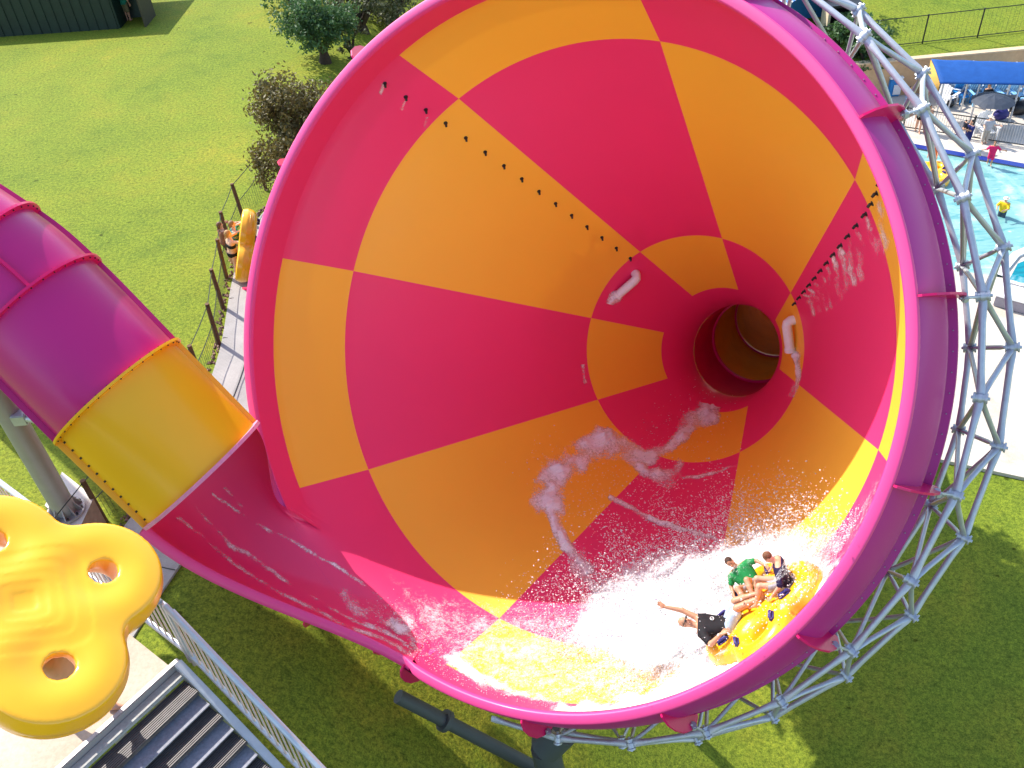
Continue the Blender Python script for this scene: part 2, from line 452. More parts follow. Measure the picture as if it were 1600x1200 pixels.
# ------------------------------------------------------------------ pool side
def poly_slab(name, outer, z, mat, hole=None, thick=.2, kind='structure'):
    o3 = [Vector((p[0], p[1], 0)) for p in outer]; loops = [o3]
    if hole: loops.append([Vector((p[0], p[1], 0)) for p in hole])
    tri = tessellate_polygon(loops); pts = sum(loops, [])
    V = [(p.x, p.y, z) for p in pts]; n = len(V); Fc = []
    for t in tri:
        a, b_, c = (pts[i] for i in t)
        Fc.append(list(t) if (b_-a).cross(c-a).z > 0 else list(t)[::-1])
    V += [(p.x, p.y, z-thick) for p in pts]; k = 0
    for lp in loops:
        m = len(lp)
        for i in range(m): j = (i+1) % m; Fc.append([k+i, k+i+n, k+j+n, k+j])
        k += m
    o = mesh(name, V, Fc, mat); return tag(o, kind=kind) if kind else o
def g0(px, py, z=0): return on_z(px, py, z)
pool_px = [(1330, 212), (1440, 233), (1600, 262), (1760, 292), (1780, 350), (1660, 372), (1592, 402), (1566, 434), (1490, 421), (1380, 405)]
pool = [g0(*p) for p in pool_px]
deep_px = [(1590, 412), (1660, 384), (1780, 372), (1780, 470), (1590, 452), (1572, 446)]
deep = [g0(*p) for p in deep_px]
sl, sr = g0(1462, 716), g0(1600, 746); dirl = (sr-sl)[:2]; dirl /= np.linalg.norm(dirl)
p_a = sl[:2]-dirl*6; p_b = sl[:2]+dirl*45
outer = [p_a, p_b, (70, 52.3), (17, 52.3), (13.5, 44), (11, 30)]
poly_slab('pool_deck', outer, 0, mSand, hole=pool, thick=.3)
poly_slab('pool_water', pool, -.07, mPool, thick=.05)
cent = np.mean([p[:2] for p in pool], 0)
def band(name, pts, w, z0, z1, mat, closed=False, **k):
    P = np.array([p[:2] for p in pts]); b = MB()
    n = len(P); rows = []
    for i in range(n):
        a = P[i-1] if (closed or i > 0) else P[i]; c = P[(i+1) % n] if (closed or i < n-1) else P[i]
        t = c-a; t /= np.linalg.norm(t)+1e-9; nn = np.array([-t[1], t[0]])
        o = P[i]+nn*w
        rows.append([[*P[i], z0], [*P[i], z1], [*o, z1], [*o, z0]])
    if closed: rows.append(rows[0])
    b.grid(np.array(rows)); return b.obj(name, mat, **k)
tag(band('pool_coping', pool[:4], .45, -.1, .012, mNavyTile), 'navy tiled coping along the far edge of the pool', 'coping')
tag(band('pool_kerb', pool[4:8], -.35, -.2, .10, mCoping), 'white kerb curving between the pale pool and the deep teal basin', 'kerb')
poly_slab('deep_basin_water', deep, .014, mDeep, thick=.01)
tag(band('basin_wall', [deep[5], deep[4], deep[3]], -.22, -.05, .35, mCoping), 'low white wall in front of the deep teal basin', 'wall')
# white plastic storage bench beside the basin
q0, q1 = g0(1551, 478), g0(1650, 505)
u = (q1-q0); L_ = np.linalg.norm(u); u /= L_; v = np.array([-u[1], u[0], 0]); axb = np.stack([u, v, [0, 0, 1]])
bench = empty('storage_bench', (q0+q1)/2, 'long white lidded bench on the sandy paving beside the teal basin', 'bench')
MB().box((q0+q1)/2+v*.5+[0, 0, .26], [L_, 1.0, .5], axb, .03).obj('body', plain('grey_lilac_plastic', (.30, .28, .33), .6), bench)
MB().box((q0+q1)/2+v*.5+[0, 0, .56], [L_+.06, 1.08, .10], axb, .03).obj('lid', mWhite, bench)
# retaining wall
wall = empty('retaining_wall', (26, 52.4, 0), 'long tan sandstone retaining wall below the sunny lawn', 'wall')
b = MB(); b.box([43, 52.42, 1.02], [52, .3, 2.2]); b.obj('wall_face', mTan, wall)
b = MB(); b.box([43, 52.42, 2.16], [52.2, .42, .08]); b.obj('capping', plain('pale_capping', (.58, .42, .26), .9), wall)
# black wire fence on the upper lawn
bf = empty('black_wire_fence', (30, 55, 2.2), 'thin black wire fence standing on the lawn behind the tan wall', 'fence')
fx = np.arange(13, 62, 3.4); tp = []
for i, x in enumerate(fx):
    y = 54.2+.04*(x-20); z = float(terr(x, y)); MB().tube([[x, y, z-.1], [x+.03, y, z+1.75]], .045, 7).obj('post', mFenceBlk, bf); tp.append([x, y, z])
tp = np.array(tp)
for h in (1.7, .1):
    b = MB(); b.tube(tp+[0, 0, h], .028, 5); b.obj('rail', mFenceBlk, bf)
b = MB()
for i in range(len(tp)-1):
    for j in range(12):
        u_ = j/12; g = tp[i]*(1-u_)+tp[i+1]*u_; b.tube([g, g+[0, 0, 1.68]], .006, 3)
tag(b.obj('wire_mesh', mNet, bf), kind='stuff')
# pool fence with pale bars
pf = empty('pool_fence', g0(1520, 216), 'black railed pool fence with pale upright bars beside the pool', 'fence')
f0, f1 = g0(1405, 200), g0(1640, 236); fd = f1-f0; fl = np.linalg.norm(fd); fd /= fl
H_ = 1.25
for t in np.r_[np.arange(.2, fl, 3.55)]:
    p = f0+fd*t; MB().tube([p, p+[0, 0, H_+.1]], .05, 8).obj('post', mFenceBlk, pf)
for h in (H_, .12):
    MB().tube([f0+[0, 0, h], f1+[0, 0, h]], .03, 6).obj('rail', mFenceBlk, pf)
b = MB()
for t in np.arange(.05, fl, .13): p = f0+fd*t; b.tube([p+[0, 0, .12], p+[0, 0, H_]], .014, 4)
tag(b.obj('bars', plain('cream_bar', (.62, .56, .48), .5), pf), kind='stuff')
# blue shade canopy (barrel of cloth on posts)
cn = empty('shade_canopy', g0(1530, 140), 'wide blue cloth shade canopy curving over the rows of poolside chairs', 'canopy')
c0, c1 = on_z(1469, 131, 2.3), on_z(1660, 134, 2.3); b0, b1 = on_z(1455, 93, 3.0), on_z(1660, 99, 3.0)
rows = []
for i in range(25):
    u_ = i/24; a_ = c0*(1-u_)+c1*u_; e_ = b0*(1-u_)+b1*u_
    row = []
    for j in range(13):
        w = j/12; p = a_*(1-w)+e_*w; sag = .10*math.sin(u_*math.pi*4)**2*w
        curve = math.sin(w*math.pi); p = p+[0, 0, .07*curve-sag*.3]
        if u_ < .05: p = p+np.array([1, 0, 0])*(.45*curve*(1-u_/.05)*0+.0)
        row.append(p)
    rows.append(row)
b = MB(); b.grid(rows); o = b.obj('cloth', mBluCan, cn, True); md = o.modifiers.new('t', 'SOLIDIFY'); md.thickness = .03
b = MB(); pts = [c0*(1-w)+b0*w+[0, 0, .07*math.sin(w*math.pi)] for w in np.linspace(0, 1, 13)]
lw = [p*1 for p in pts]; ev = [[p[0]-.02, p[1], p[2]] for p in pts]
mid = [c0*(1-w)+b0*w-[.0, 0, .9*math.sin(w*math.pi)+.3] for w in np.linspace(0, 1, 13)]
b.grid([ev, [[p[0]-.35*math.sin(w*math.pi), p[1], p[2]-.6] for p, w in zip(ev, np.linspace(0, 1, 13))], mid]); b.obj('end_cloth', mTanCloth, cn, True)
for u_ in (.03, .33, .66, .97):
    p = c0*(1-u_)+c1*u_; MB().tube([[p[0], p[1], 0], p], .05, 8).obj('post', mSteel, cn)
    p = b0*(1-u_)+b1*u_; MB().tube([[p[0], p[1], float(terr(p[0], p[1]))], p], .05, 8).obj('post', mSteel, cn)
# chairs
def make_chair(name, label, m, group):
    r = empty(name, (0, 0, 0), label, 'chair', group)
    b = MB()
    for i in range(5): b.box([0, -.22+i*.115, .36-.022*i*0-.02*(4-i)*.6+.02], [.54, .10, .025])
    b.obj('seat', m, r, local=True)
    b = MB()
    for i in range(5):
        x = (i-2)*.112; hgt = .86-.05*abs(i-2)
        ax = np.array([[1, 0, 0], [0, .93, .36], [0, -.36, .93]])
        b.box([x*1.05, .30+.12, .33+hgt*.42], [.10, .025, hgt], ax)
    b.obj('backrest', m, r, local=True)
    for s in (-1, 1):
        MB().box([s*.33, -.02, .56], [.12, .72, .03]).obj('armrest', m, r, local=True)
        for y in (-.32, .28): MB().box([s*.31, y, .28], [.05, .09, .56]).obj('leg', m, r, local=True)
    return r
ordn = ['leftmost', 'second from the left', 'third from the left', 'fourth from the left', 'fifth from the left', 'sixth from the left']
ch0 = None
def put_chair(px, py, yaw, label, group, m=None, sc=1.25):
    global ch0
    p = g0(px, py)
    if m is not None: c = make_chair('poolside_chair', label, m, group)
    elif ch0 is None: c = ch0 = make_chair('poolside_chair', label, mWhite, group)
    else: c = copy_tree(ch0)
    c['label'] = label; c['group'] = group; c.location = p.tolist(); c.rotation_euler = (0, 0, yaw); c.scale = (sc,)*3
    return c
for i, x in enumerate((1496, 1519, 1540, 1560, 1582)):
    put_chair(x, 147, .05, 'white slatted chair under the front edge of the blue canopy, %s there' % ordn[i], 'white chairs in the back row')
mBl = plain('shade_blue_white_plastic', (.25, .50, .72), .45)  # white plastic with its bluish shade put into the colour
ch1 = None
for i, x in enumerate((1525, 1546, 1566, 1588)):
    l = 'shade-tinted white slatted chair in the front row before the blue canopy, %s' % ordn[i]
    if ch1 is None: ch1 = c = put_chair(x, 161, .0, l, 'shade-tinted white chairs in the front row', mBl)
    else: c = copy_tree(ch1); c['label'] = l; c.location = g0(x, 161).tolist()
put_chair(1501, 159, .2, 'bright blue slatted chair standing left of the shade-tinted front row', 'chairs by the pool', mBluePl, 1.1)
put_chair(1474, 143, -.5, 'white chair at the far left below the corner of the canopy', 'loose white chairs')
put_chair(1487, 152, .9, 'white chair turned sideways left of the bright blue chair', 'loose white chairs')
put_chair(1478, 163, 2.2, 'white chair facing away nearest to the pool fence', 'loose white chairs')
put_chair(1537, 216, .1, 'lone white slatted chair on the pool side of the fence', 'loose white chairs', None, 1.35)
# slate parasol
pc = g0(1540, 199)
um = empty('parasol', pc, 'dark slate parasol open between the chairs and the pool fence', 'parasol')
MB().tube([pc, pc+[0, 0, 1.75]], .035, 8).obj('pole', mSteelD, um)
rows = [[pc+[0, 0, 1.95]]*17]
for rr, zz in ((.5, 1.85), (.9, 1.70), (1.18, 1.55)):
    rows.append([pc+[rr*(1-.05*(j % 2))*math.cos(j*math.pi/8), rr*(1-.05*(j % 2))*math.sin(j*math.pi/8), zz+.03*(j % 2)] for j in range(17)])
b = MB(); b.grid(rows); b.obj('canopy', mSlate, um)
MB().tube([pc+[0, 0, -.0], pc+[0, 0, .12]], .28, 12).obj('base', mSteelD, um)
# bins, board, bags
bp = g0(1392, 147)
bn = empty('wheelie_bin', bp, 'blue wheelie bin standing against the tan wall', 'bin')
MB().box(bp+[0, 0, .55], [.75, .8, 1.1], None, .05).obj('body', mBluePl, bn)
MB().box(bp+[0, -.02, 1.16], [.82, .9, .10], None, .03).obj('lid', mWhite, bn)
MB().box(bp+[.12, -.44, .45], [.45, .04, .6]).obj('front_panel', mWhite, bn)
sp_ = g0(1458, 140)
sb = empty('notice_board', sp_, 'small plain white board on posts at the left end of the canopy', 'board')
MB().box(sp_+[0, 0, 1.1], [.62, .05, 1.1]).obj('panel', mWhite, sb)
for s in (-.25, .25): MB().tube([sp_+[s, .05, 0], sp_+[s, .05, 1.5]], .03, 6).obj('leg', mSteel, sb)
def bag(px, py, label, m, s=1.):
    p = g0(px, py); V, Fq = sdf([('e', [0, 0, .22*s], [.34*s, .24*s, .24*s], None, .05), ('c', [-.18*s, 0, .42*s], [.18*s, 0, .42*s], .05*s, .05*s, .08)], .035*s)
    e = empty('beach_bag', p, label, 'bag'); mesh('body', V+p, Fq, m, e, True)
    MB().tube([p+[-.15*s, 0, .42*s], p+[-.1*s, 0, .62*s], p+[.1*s, 0, .62*s], p+[.15*s, 0, .42*s]], .022*s, 6).obj('handle', m, e)
bag(1591, 178, 'large black bag lying right of the parasol', mDark, 1.7)
bag(1562, 186, 'dark navy bag lying under the right side of the parasol', mNavy, 1.3)
bag(1480, 134, 'black and lime bag on the chairs at the left of the canopy', mDark, 1.2)
bag(1483, 167, 'small black bag on the paving before the white chairs', mDark, .8)
# camp stool, dark
p = g0(1576, 178); st = empty('camp_stool', p, 'dark folding tripod stool at the right end of the front chairs', 'stool')
for a_ in (0, 2.1, 4.2): MB().tube([p+[.45*math.cos(a_), .45*math.sin(a_), 0], p+[-.12*math.cos(a_), -.12*math.sin(a_), 1.0]], .035, 6).obj('leg', mFenceBlk, st)
MB().box(p+[0, 0, 1.0], [.55, .5, .12], None, .04).obj('seat', mDark, st)
# striped beach shelter and little hut beyond the truss
p = on_terr(1262, 40); tn = empty('beach_shelter', p, 'blue and white striped beach shelter on the grass above the wall', 'shelter')
b = MB(); w_ = 2.0
rows = [[p+[x*w_, -1.1+.4*0, z] for x, z in ((-1, 0), (-1, 1.7), (-.5, 2.25), (0, 2.4), (.5, 2.25), (1, 1.7), (1, 0))],
        [p+[x*w_, 1.1, z] for x, z in ((-1, 0), (-1, 1.7), (-.5, 2.25), (0, 2.4), (.5, 2.25), (1, 1.7), (1, 0))]]
b.grid(rows); b.obj('awning', mStripe, tn)
MB().box(p+[0, 1.0, .9], [3.7, .05, 1.7]).obj('back_panel', mBluePl, tn)
p = on_terr(1307, 57); ht = empty('garden_hut', p, 'small cream hut with a dark open front among the shrubs', 'hut')
MB().box(p+[-.85, 0, 1.0], [.16, 1.2, 2.0]).obj('side_wall', mTan2, ht); MB().box(p+[.85, 0, 1.0], [.16, 1.2, 2.0]).obj('side_wall', mTan2, ht)
MB().box(p+[0, .55, 1.0], [1.54, .1, 2.0]).obj('back_wall', mDark, ht); MB().box(p+[0, 0, 2.08], [2.1, 1.5, .14]).obj('roof', mDark, ht)
MB().box(p+[0, -.2, .45], [1.5, .6, .08]).obj('counter', mTan2, ht)
# ------------------------------------------------------------------ trees and shrubs
def crown(blobs, n, size, mat, name, parent):
    V = []; Fc = []; k = 0
    for c, r, share in blobs:
        m = int(n*share); c = np.asarray(c, float); r = np.asarray(r, float)
        # leaf clumps on twig ends spread through the blob
        nc = max(6, m//26)
        d = rng.normal(size=(nc, 3)); d /= np.linalg.norm(d, axis=1)[:, None]
        cc = c+d*r*(rng.uniform(.35, 1.05, (nc, 1)))
        for q in cc:
            for _ in range(26):
                p = q+rng.normal(size=3)*r*.16
                a = rng.normal(size=3); a /= np.linalg.norm(a); bb = np.cross(a, rng.normal(size=3)); bb /= np.linalg.norm(bb)
                s = size*rng.uniform(.6, 1.3)
                V += [p-a*s, p+bb*s*.45, p+a*s, p-bb*s*.45]; Fc.append([k, k+1, k+2, k+3]); k += 4
    return mesh(name, V, Fc, mat, parent)
def tree(px, py, h, w, label, mat, n=5000, leaf=.12, trunk=.3, cat='tree', name='leafy_tree', lobes=7, thin=1.):
    p = on_terr(px, py); e = empty(name, p, label, cat)
    b = MB(); tr = w*.05+.04
    b.tube([p-[0, 0, .2], p+[.03, 0, h*trunk*.6], p+[0, .05, h*trunk]], [tr*1.5, tr, tr*.8], 8)
    bl = []
    for i in range(lobes):
        a = i*2*math.pi/lobes+rng.uniform(-.3, .3); rr = w*.5*rng.uniform(.35, .68); zz = h*(trunk*.8+ (1-trunk)*rng.uniform(.12, .75))
        c = p+[rr*math.cos(a), rr*math.sin(a), zz]; bl.append((c, np.array([w*.24, w*.24, h*(1-trunk)*.24])*rng.uniform(.8, 1.2), thin/(lobes+1)))
        b.tube([p+[0, 0, h*trunk*rng.uniform(.5, 1)], (p+[0, 0, h*trunk]+c)/2+rng.normal(size=3)*.06, c], [tr*.6, tr*.4, tr*.15], 6)
    bl.append((p+[0, 0, h*.78], np.array([w*.28, w*.28, h*.2]), thin/(lobes+1)))
    b.obj('trunk', mBark, e, ang=50)
    crown(bl, n, leaf, mat, 'crown', e); return e
tree(508, 97, 3.2, 3.7, 'small blue green tree casting a round shadow on the upper left lawn', mLeafG, 10000, .085, .16)
tree(478, 300, 4.5, 3.7, 'dense bronze leaved bush pressed against the left rim of the funnel', mLeafO, 15000, .075, .10, 'bush', 'bronze_bush', 9)
tree(552, 92, 2.0, 1.8, 'sparse grey green shrub between the blue green tree and the funnel rim', mLeafS, 1500, .07, .15, 'shrub', 'sparse_shrub', 5, .8)
tree(566, 48, 3.0, 4.4, 'scrubby grey green bush at the top edge, left of its taller neighbour', mLeafS, 3500, .11, .1, 'bush', 'scrubby_bush', 7)
tree(618, 40, 4.2, 5.0, 'tall scrubby bush at the top edge, touching the funnel rim', mLeafS, 4500, .11, .1, 'bush', 'scrubby_bush', 8)
tree(462, 8, 2.6, 4.5, 'blue green bush cut off by the top edge above the small tree', mLeafG, 2500, .12, .1, 'bush', 'leafy_bush', 6)
tree(690, -8, 4.5, 6, 'grey green tree hidden mostly behind the top of the funnel rim', mLeafS, 3500, .14, .2)
tree(1332, 88, 2.6, 3.4, 'dark green shrub on the grass edge at the left end of the tan wall', mLeafG, 3000, .12, .05, 'shrub', 'green_shrub', 6)
tree(1350, 105, 2.0, 3.0, 'low green shrub behind the steel truss above the tan wall', mLeafG, 2200, .12, .05, 'shrub', 'green_shrub', 6)
tree(1312, 68, 2.0, 2.2, 'bright green shrub beside the cream hut', mLeafG, 1500, .12, .05, 'shrub', 'green_shrub', 5)
tree(1285, 22, 3.0, 4.4, 'shrub in shade behind the striped shelter', mLeafG, 2500, .14, .05, 'shrub', 'green_shrub', 6)
for bx_, by_, cz_ in ((-.1, 24.6, 13.6), (2.4, 25.2, 13.4), (4.4, 27.0, 13.4)):   # added unseen trees behind the funnel, put there to shade the lawn in front
    g_ = np.array([bx_, by_, float(terr(bx_, by_))]); e = empty('leafy_tree', g_, 'added leafy tree hidden behind the funnel to shade the lawn', 'tree', 'added shade trees hidden behind the funnel')
    b = MB(); b.tube([g_-[0, 0, .2], g_+[.05, 0, 4], [bx_, by_, cz_]], [.26, .2, .1], 9)
    bl = []
    for i in range(7):
        c_ = np.array([bx_, by_, cz_])+rng.uniform(-1, 1, 3)*[1.5, 1.5, 1.7]; bl.append((c_, np.array([1.5, 1.5, 1.3])*rng.uniform(.8, 1.1), 1/7)); b.tube([g_+[0, 0, (cz_-g_[2])*.6], c_], [.09, .03], 6)
    b.obj('trunk', mBark, e, ang=50); crown(bl, 8000, .24, mLeafG, 'crown', e)
# ------------------------------------------------------------------ dark green shed, top left
e0, e1 = on_terr(-60, 62), on_terr(227, 42)
u = e1-e0; u[2] = 0; L_ = np.linalg.norm(u); u /= L_; v = np.array([-u[1], u[0], 0]); axb = np.stack([u, v, [0, 0, 1]])
sh = empty('garden_shed', (e0+e1)/2, 'long dark green metal shed at the upper left corner of the lawn', 'shed')
wlen = L_-1.3
MB().box(e0+u*wlen/2+v*2.0+[0, 0, .9], [wlen, 4, 2.0], axb).obj('wall', mGreenWall, sh)
b = MB()
for t in np.arange(.3, wlen, .5): b.box(e0+u*t+v*(-.02)+[0, 0, .9], [.05, .05, 1.95], axb)
b.obj('rib', mGreenWall, sh)
MB().box(e0+u*(wlen+.66)+v*1.6+[0, 0, .9], [1.28, .06, 2.0], axb).obj('recess_wall', plain('sage_sheet', (.035, .06, .045), .6), sh)
MB().box(e0+u*(wlen+1.33)+v*.8+[0, 0, .9], [.07, 1.7, 2.0], axb).obj('end_post', plain('brown_post', (.05, .04, .02), .7), sh)
MB().box(e0+u*L_/2+v*2.6+[0, 0, 1.97], [L_+.1, 5.0, .10], axb).obj('roof', mGreenWall, sh)
# ------------------------------------------------------------------ raised deck, stairs, railing (lower left)
ZD = 15.5
A = on_z(270, 1045, ZD); B = on_z(100, 1200, ZD); dA = (B-A)/np.linalg.norm(B-A); dS = np.array([-dA[1], dA[0], 0.])
axs = np.stack([dS, dA, [0, 0, 1]])
dk = poly_slab('raised_deck', [A[:2]-dS[:2]*.02, (A+dA*6)[:2]-dS[:2]*.02, (A+dA*6-dS*7)[:2], (A-dS*7)[:2]], ZD, mDeck, thick=.28)
# deck legs
lg = empty('deck_frame', A-dS*3+dA*3-[0, 0, 6], 'steel posts and beams carrying the raised cream deck', 'frame')
for i in (.4, 3.3, 6.6):
    for j in (.3, 5.6):
        p = A-dS*i+dA*j; MB().tube([[p[0], p[1], float(terr(p[0], p[1]))-.2], [p[0], p[1], ZD-.28]], .12, 10).obj('post', mSteelD, lg)
for j in (.3, 5.6): p = A-dS*3.5+dA*j; MB().box([p[0], p[1], ZD-.4], [7, .16, .24], axs).obj('beam', mSteelD, lg)
stt = empty('metal_stairs', A, 'grey metal stairs with grooved treads leading down from the cream deck', 'stairs')
MB().box(A+dA*2.2+dS*.02+[0, 0, .02], [.07, 4.6, .16], axs, .01).obj('nosing', mSteelD, stt)
MB().box(A+dA*2.2+dS*.12+[0, 0, -.03], [.13, 4.6, .06], axs, .01).obj('kerb', plain('speckled_grey', (.36, .36, .34), .8, 0, .2, 20), stt)
RISE, RUN = .225, .34
for k in range(12):
    p = A+dA*1.6+dS*(.30+RUN*k)+[0, 0, -.10-RISE*k]
    b = MB(); b.box(p+[0, 0, -.03], [.262, 3.2, .04], axs)
    for g in range(10): b.box(p+dS*(-.118+.0262*g)+[0, 0, -.002], [.013, 3.2, .018], axs)
    b.obj('tread', mTread if True else mAlu, stt)
    b = MB(); b.box(p+dS*.17+[0, 0, -.13], [.24, 3.2, .02], axs); b.obj('riser_plate', plain('blue_grey_plate', (.25, .25, .29), .7, 0, .2, 30), stt)
P0 = A-dA*.06; P1 = A-dA*.06+dS*3.4-[0, 0, 3.4*RISE/RUN]
sd = (P1-P0); sl_ = np.linalg.norm(sd); sd /= sl_; up_ = np.cross(sd, dA); up_ *= np.sign(up_[2])
MB().box((P0+P1)/2+[0, 0, .02], [sl_, .10, .30], np.stack([sd, dA, up_]), .01).obj('stringer', mSteel, stt)
Q0 = A+dA*3.3; MB().box((P0+P1)/2+dA*3.3+[0, 0, .02], [sl_, .10, .30], np.stack([sd, dA, up_]), .01).obj('stringer', mSteel, stt)
rl = empty('steel_railing', A-dA*.2, 'pale galvanised railing with thin balusters beside the stairs and deck', 'railing')
of = -dA*.22
def rail_run(a, c, nb):
    b = MB(); b.tube([a+[0, 0, 1.08], c+[0, 0, 1.08]], .038, 10); b.obj('handrail', mSteel, rl)
    b = MB(); b.tube([a+[0, 0, .93]-dA*.05, c+[0, 0, .93]-dA*.05], .028, 8); b.obj('mid_rail', mSteel, rl)
    b = MB(); b.box((a+c)/2+[0, 0, .12], [np.linalg.norm(c-a), .05, .06], np.stack([(c-a)/np.linalg.norm(c-a), dA, np.cross((c-a)/np.linalg.norm(c-a), dA)])); b.obj('bottom_rail', mSteel, rl)
    for i in range(nb):
        p = a+(c-a)*(i+.5)/nb; MB().tube([p+[0, 0, .12], p+[0, 0, .93]], .011, 6).obj('baluster', plain_bal, rl)
    for t in (0, 1):
        p = a+(c-a)*t; MB().tube([p-[0, 0, .1], p+[0, 0, 1.08]], .03, 8).obj('post', mSteel, rl)
plain_bal = plain('pale_baluster', (.60, .52, .48), .45, .2)
rail_run(A-dS*6.9+of, A+dS*.02+of, 50)
rail_run(A+dS*.10+of, A+dS*3.4+of-[0, 0, 3.4*RISE/RUN], 30)
# ------------------------------------------------------------------ support column and pedestal
fc, rc, lc = on_z(121, 833, 9.85), on_z(147, 777, 9.85), on_z(70, 790, 9.85)
v1, v2 = rc-fc, lc-fc
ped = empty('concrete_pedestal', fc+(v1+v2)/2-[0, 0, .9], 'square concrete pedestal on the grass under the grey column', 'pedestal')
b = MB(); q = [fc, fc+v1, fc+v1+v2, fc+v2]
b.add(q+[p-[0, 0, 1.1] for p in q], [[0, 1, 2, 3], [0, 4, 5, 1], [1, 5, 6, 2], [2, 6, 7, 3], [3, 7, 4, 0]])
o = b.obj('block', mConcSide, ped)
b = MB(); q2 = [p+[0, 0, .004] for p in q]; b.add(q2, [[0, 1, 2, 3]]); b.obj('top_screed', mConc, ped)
cb = on_z(104, 800, 9.86)
clm = empty('support_column', cb, 'thick grey steel column rising under the purple tube', 'column')
MB().tube([cb, cb+[0, 0, 8.2]], .25, 28).obj('shaft', mSteelD, clm, ang=40)
bfl = MB().tube([cb, cb+[0, 0, .07]], .42, 28).obj('base_flange', mSteelD, clm, ang=40)
for k in range(10):
    a_ = k*math.pi/5; d_ = np.array([math.cos(a_), math.sin(a_), 0]); b = MB()
    n_ = np.array([-d_[1], d_[0], 0])*.012
    tri = [cb+d_*.25+[0, 0, .07], cb+d_*.39+[0, 0, .07], cb+d_*.25+[0, 0, .34]]
    b.add([p+n_ for p in tri]+[p-n_ for p in tri], [[0, 1, 2], [5, 4, 3], [0, 3, 4, 1], [1, 4, 5, 2], [2, 5, 3, 0]]); b.obj('gusset', mSteelD, bfl)
    MB().tube([cb+d_*.36+n_*5, cb+d_*.36+n_*5+[0, 0, .12]], .022, 6).obj('bolt', mDark, bfl)
a0 = cb+[0, 0, 3.0]; a1 = at_d(112, 668, 18.4)
MB().tube([a0, a1], .08, 10).obj('bracket_arm', mSteel, clm, ang=40)
MB().box(a0+(a1-a0)*.18, [.3, .3, .26], None, .02).obj('bracket_plate', mSteel, clm)
# ------------------------------------------------------------------ added unseen tower at left; roof shaped to shade the lawn below the chute
ce_ = math.radians(44); ca_ = math.radians(136); SUND = np.array([math.cos(ce_)*math.sin(ca_), math.cos(ce_)*math.cos(ca_), -math.sin(ce_)])
shp = [on_terr(*q) for q in ((252, 868), (300, 880), (420, 962), (560, 1055), (640, 1110), (600, 1210), (470, 1200), (330, 1020))]
rp = np.array([p-SUND*((23.6-p[2])/(-SUND[2]))*1.0 for p in shp]); rp[:, 2] = 23.6
tw = empty('shade_tower', [rp[:, 0].mean(), rp[:, 1].mean(), 9], 'added steel tower with a flat roof, unseen left of the tube, shading the lawn', 'tower')
hull = rp[:, :2]; cc = hull.mean(0); n_ = len(hull); b = MB()
b.add([[*p, 23.6] for p in hull]+[[*p, 23.3] for p in hull], [list(range(n_)), list(range(2*n_-1, n_-1, -1))]+[[i, i+n_, (i+1) % n_+n_, (i+1) % n_] for i in range(n_)]); b.obj('roof', mSteel, tw)
b = MB(); b.add([[*(cc+(p-cc)*.8), 20.6] for p in hull]+[[*(cc+(p-cc)*.8), 20.4] for p in hull], [list(range(n_)), list(range(2*n_-1, n_-1, -1))]+[[i, i+n_, (i+1) % n_+n_, (i+1) % n_] for i in range(n_)]); b.obj('floor', mSteelD, tw)
for p in hull[::2]:
    p = cc+(p-cc)*.78; MB().tube([[p[0], p[1], float(terr(*p))-.2], [p[0], p[1], 23.4]], .14, 10).obj('post', mSteelD, tw)
#@@PART3
# ------------------------------------------------------------------ funnel slide
fun = empty('funnel_slide', FP(7.0, 0, 101), 'giant funnel water slide chequered crimson and orange inside with a purple rim', 'water slide')
NA = 192
ang = PH+np.arange(NA)*360/NA
sl = np.concatenate([np.linspace(-2.40, -1.73, 18), np.linspace(-1.73, 0, 10)[1:], np.linspace(0, 6.508, 27)[1:], np.linspace(6.508, 9.036, 12)[1:], np.linspace(9.036, 10.716, 13)[1:]])
def rin2(s):
    x = np.clip(s-9.036, 0, 1.68)             # the cone eases round into the exit tube
    return np.where(s > 9.036, 1.762-.466*(x-x*x/3.36), r_in(s))
def s_edge(u): return -1.25-1.13*(np.clip((np.asarray(u)-.80)/.2, 0, 1)**2+np.clip((.38-np.asarray(u))/.38, 0, 1)**2)
SG = np.repeat(sl[:, None], NA, 1); ac_ = ang % 360; uc_ = (141-ac_)/(141-103.2)
for j in np.nonzero((uc_ > -.03) & (uc_ < 1.03))[0]:      # the wall starts later where the entry chute runs in
    f_ = float(s_edge(np.clip(uc_[j], 0, 1))); m_ = sl < -.8; SG[m_, j] = f_+(sl[m_]+2.40)/1.60*(-.8-f_)
b = MB(); P = FP(rin2(SG), SG, ang[None, :]); b.grid(P, True); b.F = [f[::-1] for f in b.F]
mi = []; keep = []
for i in range(len(sl)-1):
    sm = (sl[i]+sl[i+1])/2
    for j in range(NA):
        sec = j//(NA//8)                       # sector index from spoke angle PH
        k = (sec+3) % 8                        # spoke numbering of the pattern
        zone = 0 if -1.73 < sm < 0 else 1 if 0 < sm < 6.508 else 2 if 6.508 < sm < 9.036 else 9
        y = zone in (0, 1, 2) and (k+zone) % 2 == 0
        a_c = (ang[j]+180/NA) % 360; u_c = (141-a_c)/(141-103.2)
        keep.append(i*NA+j); mi.append(0 if y else 1)
mesh('funnel_wall', np.concatenate(b.V), [b.F[q] for q in keep], [mYel, mMag], fun, True, mi=mi)
# exit tunnel, straight tube with coloured lengths
tl = [(9.9, 12.1, 0), (12.1, 14.3, 1), (14.3, 14.65, 0), (14.65, 17.2, 1)]
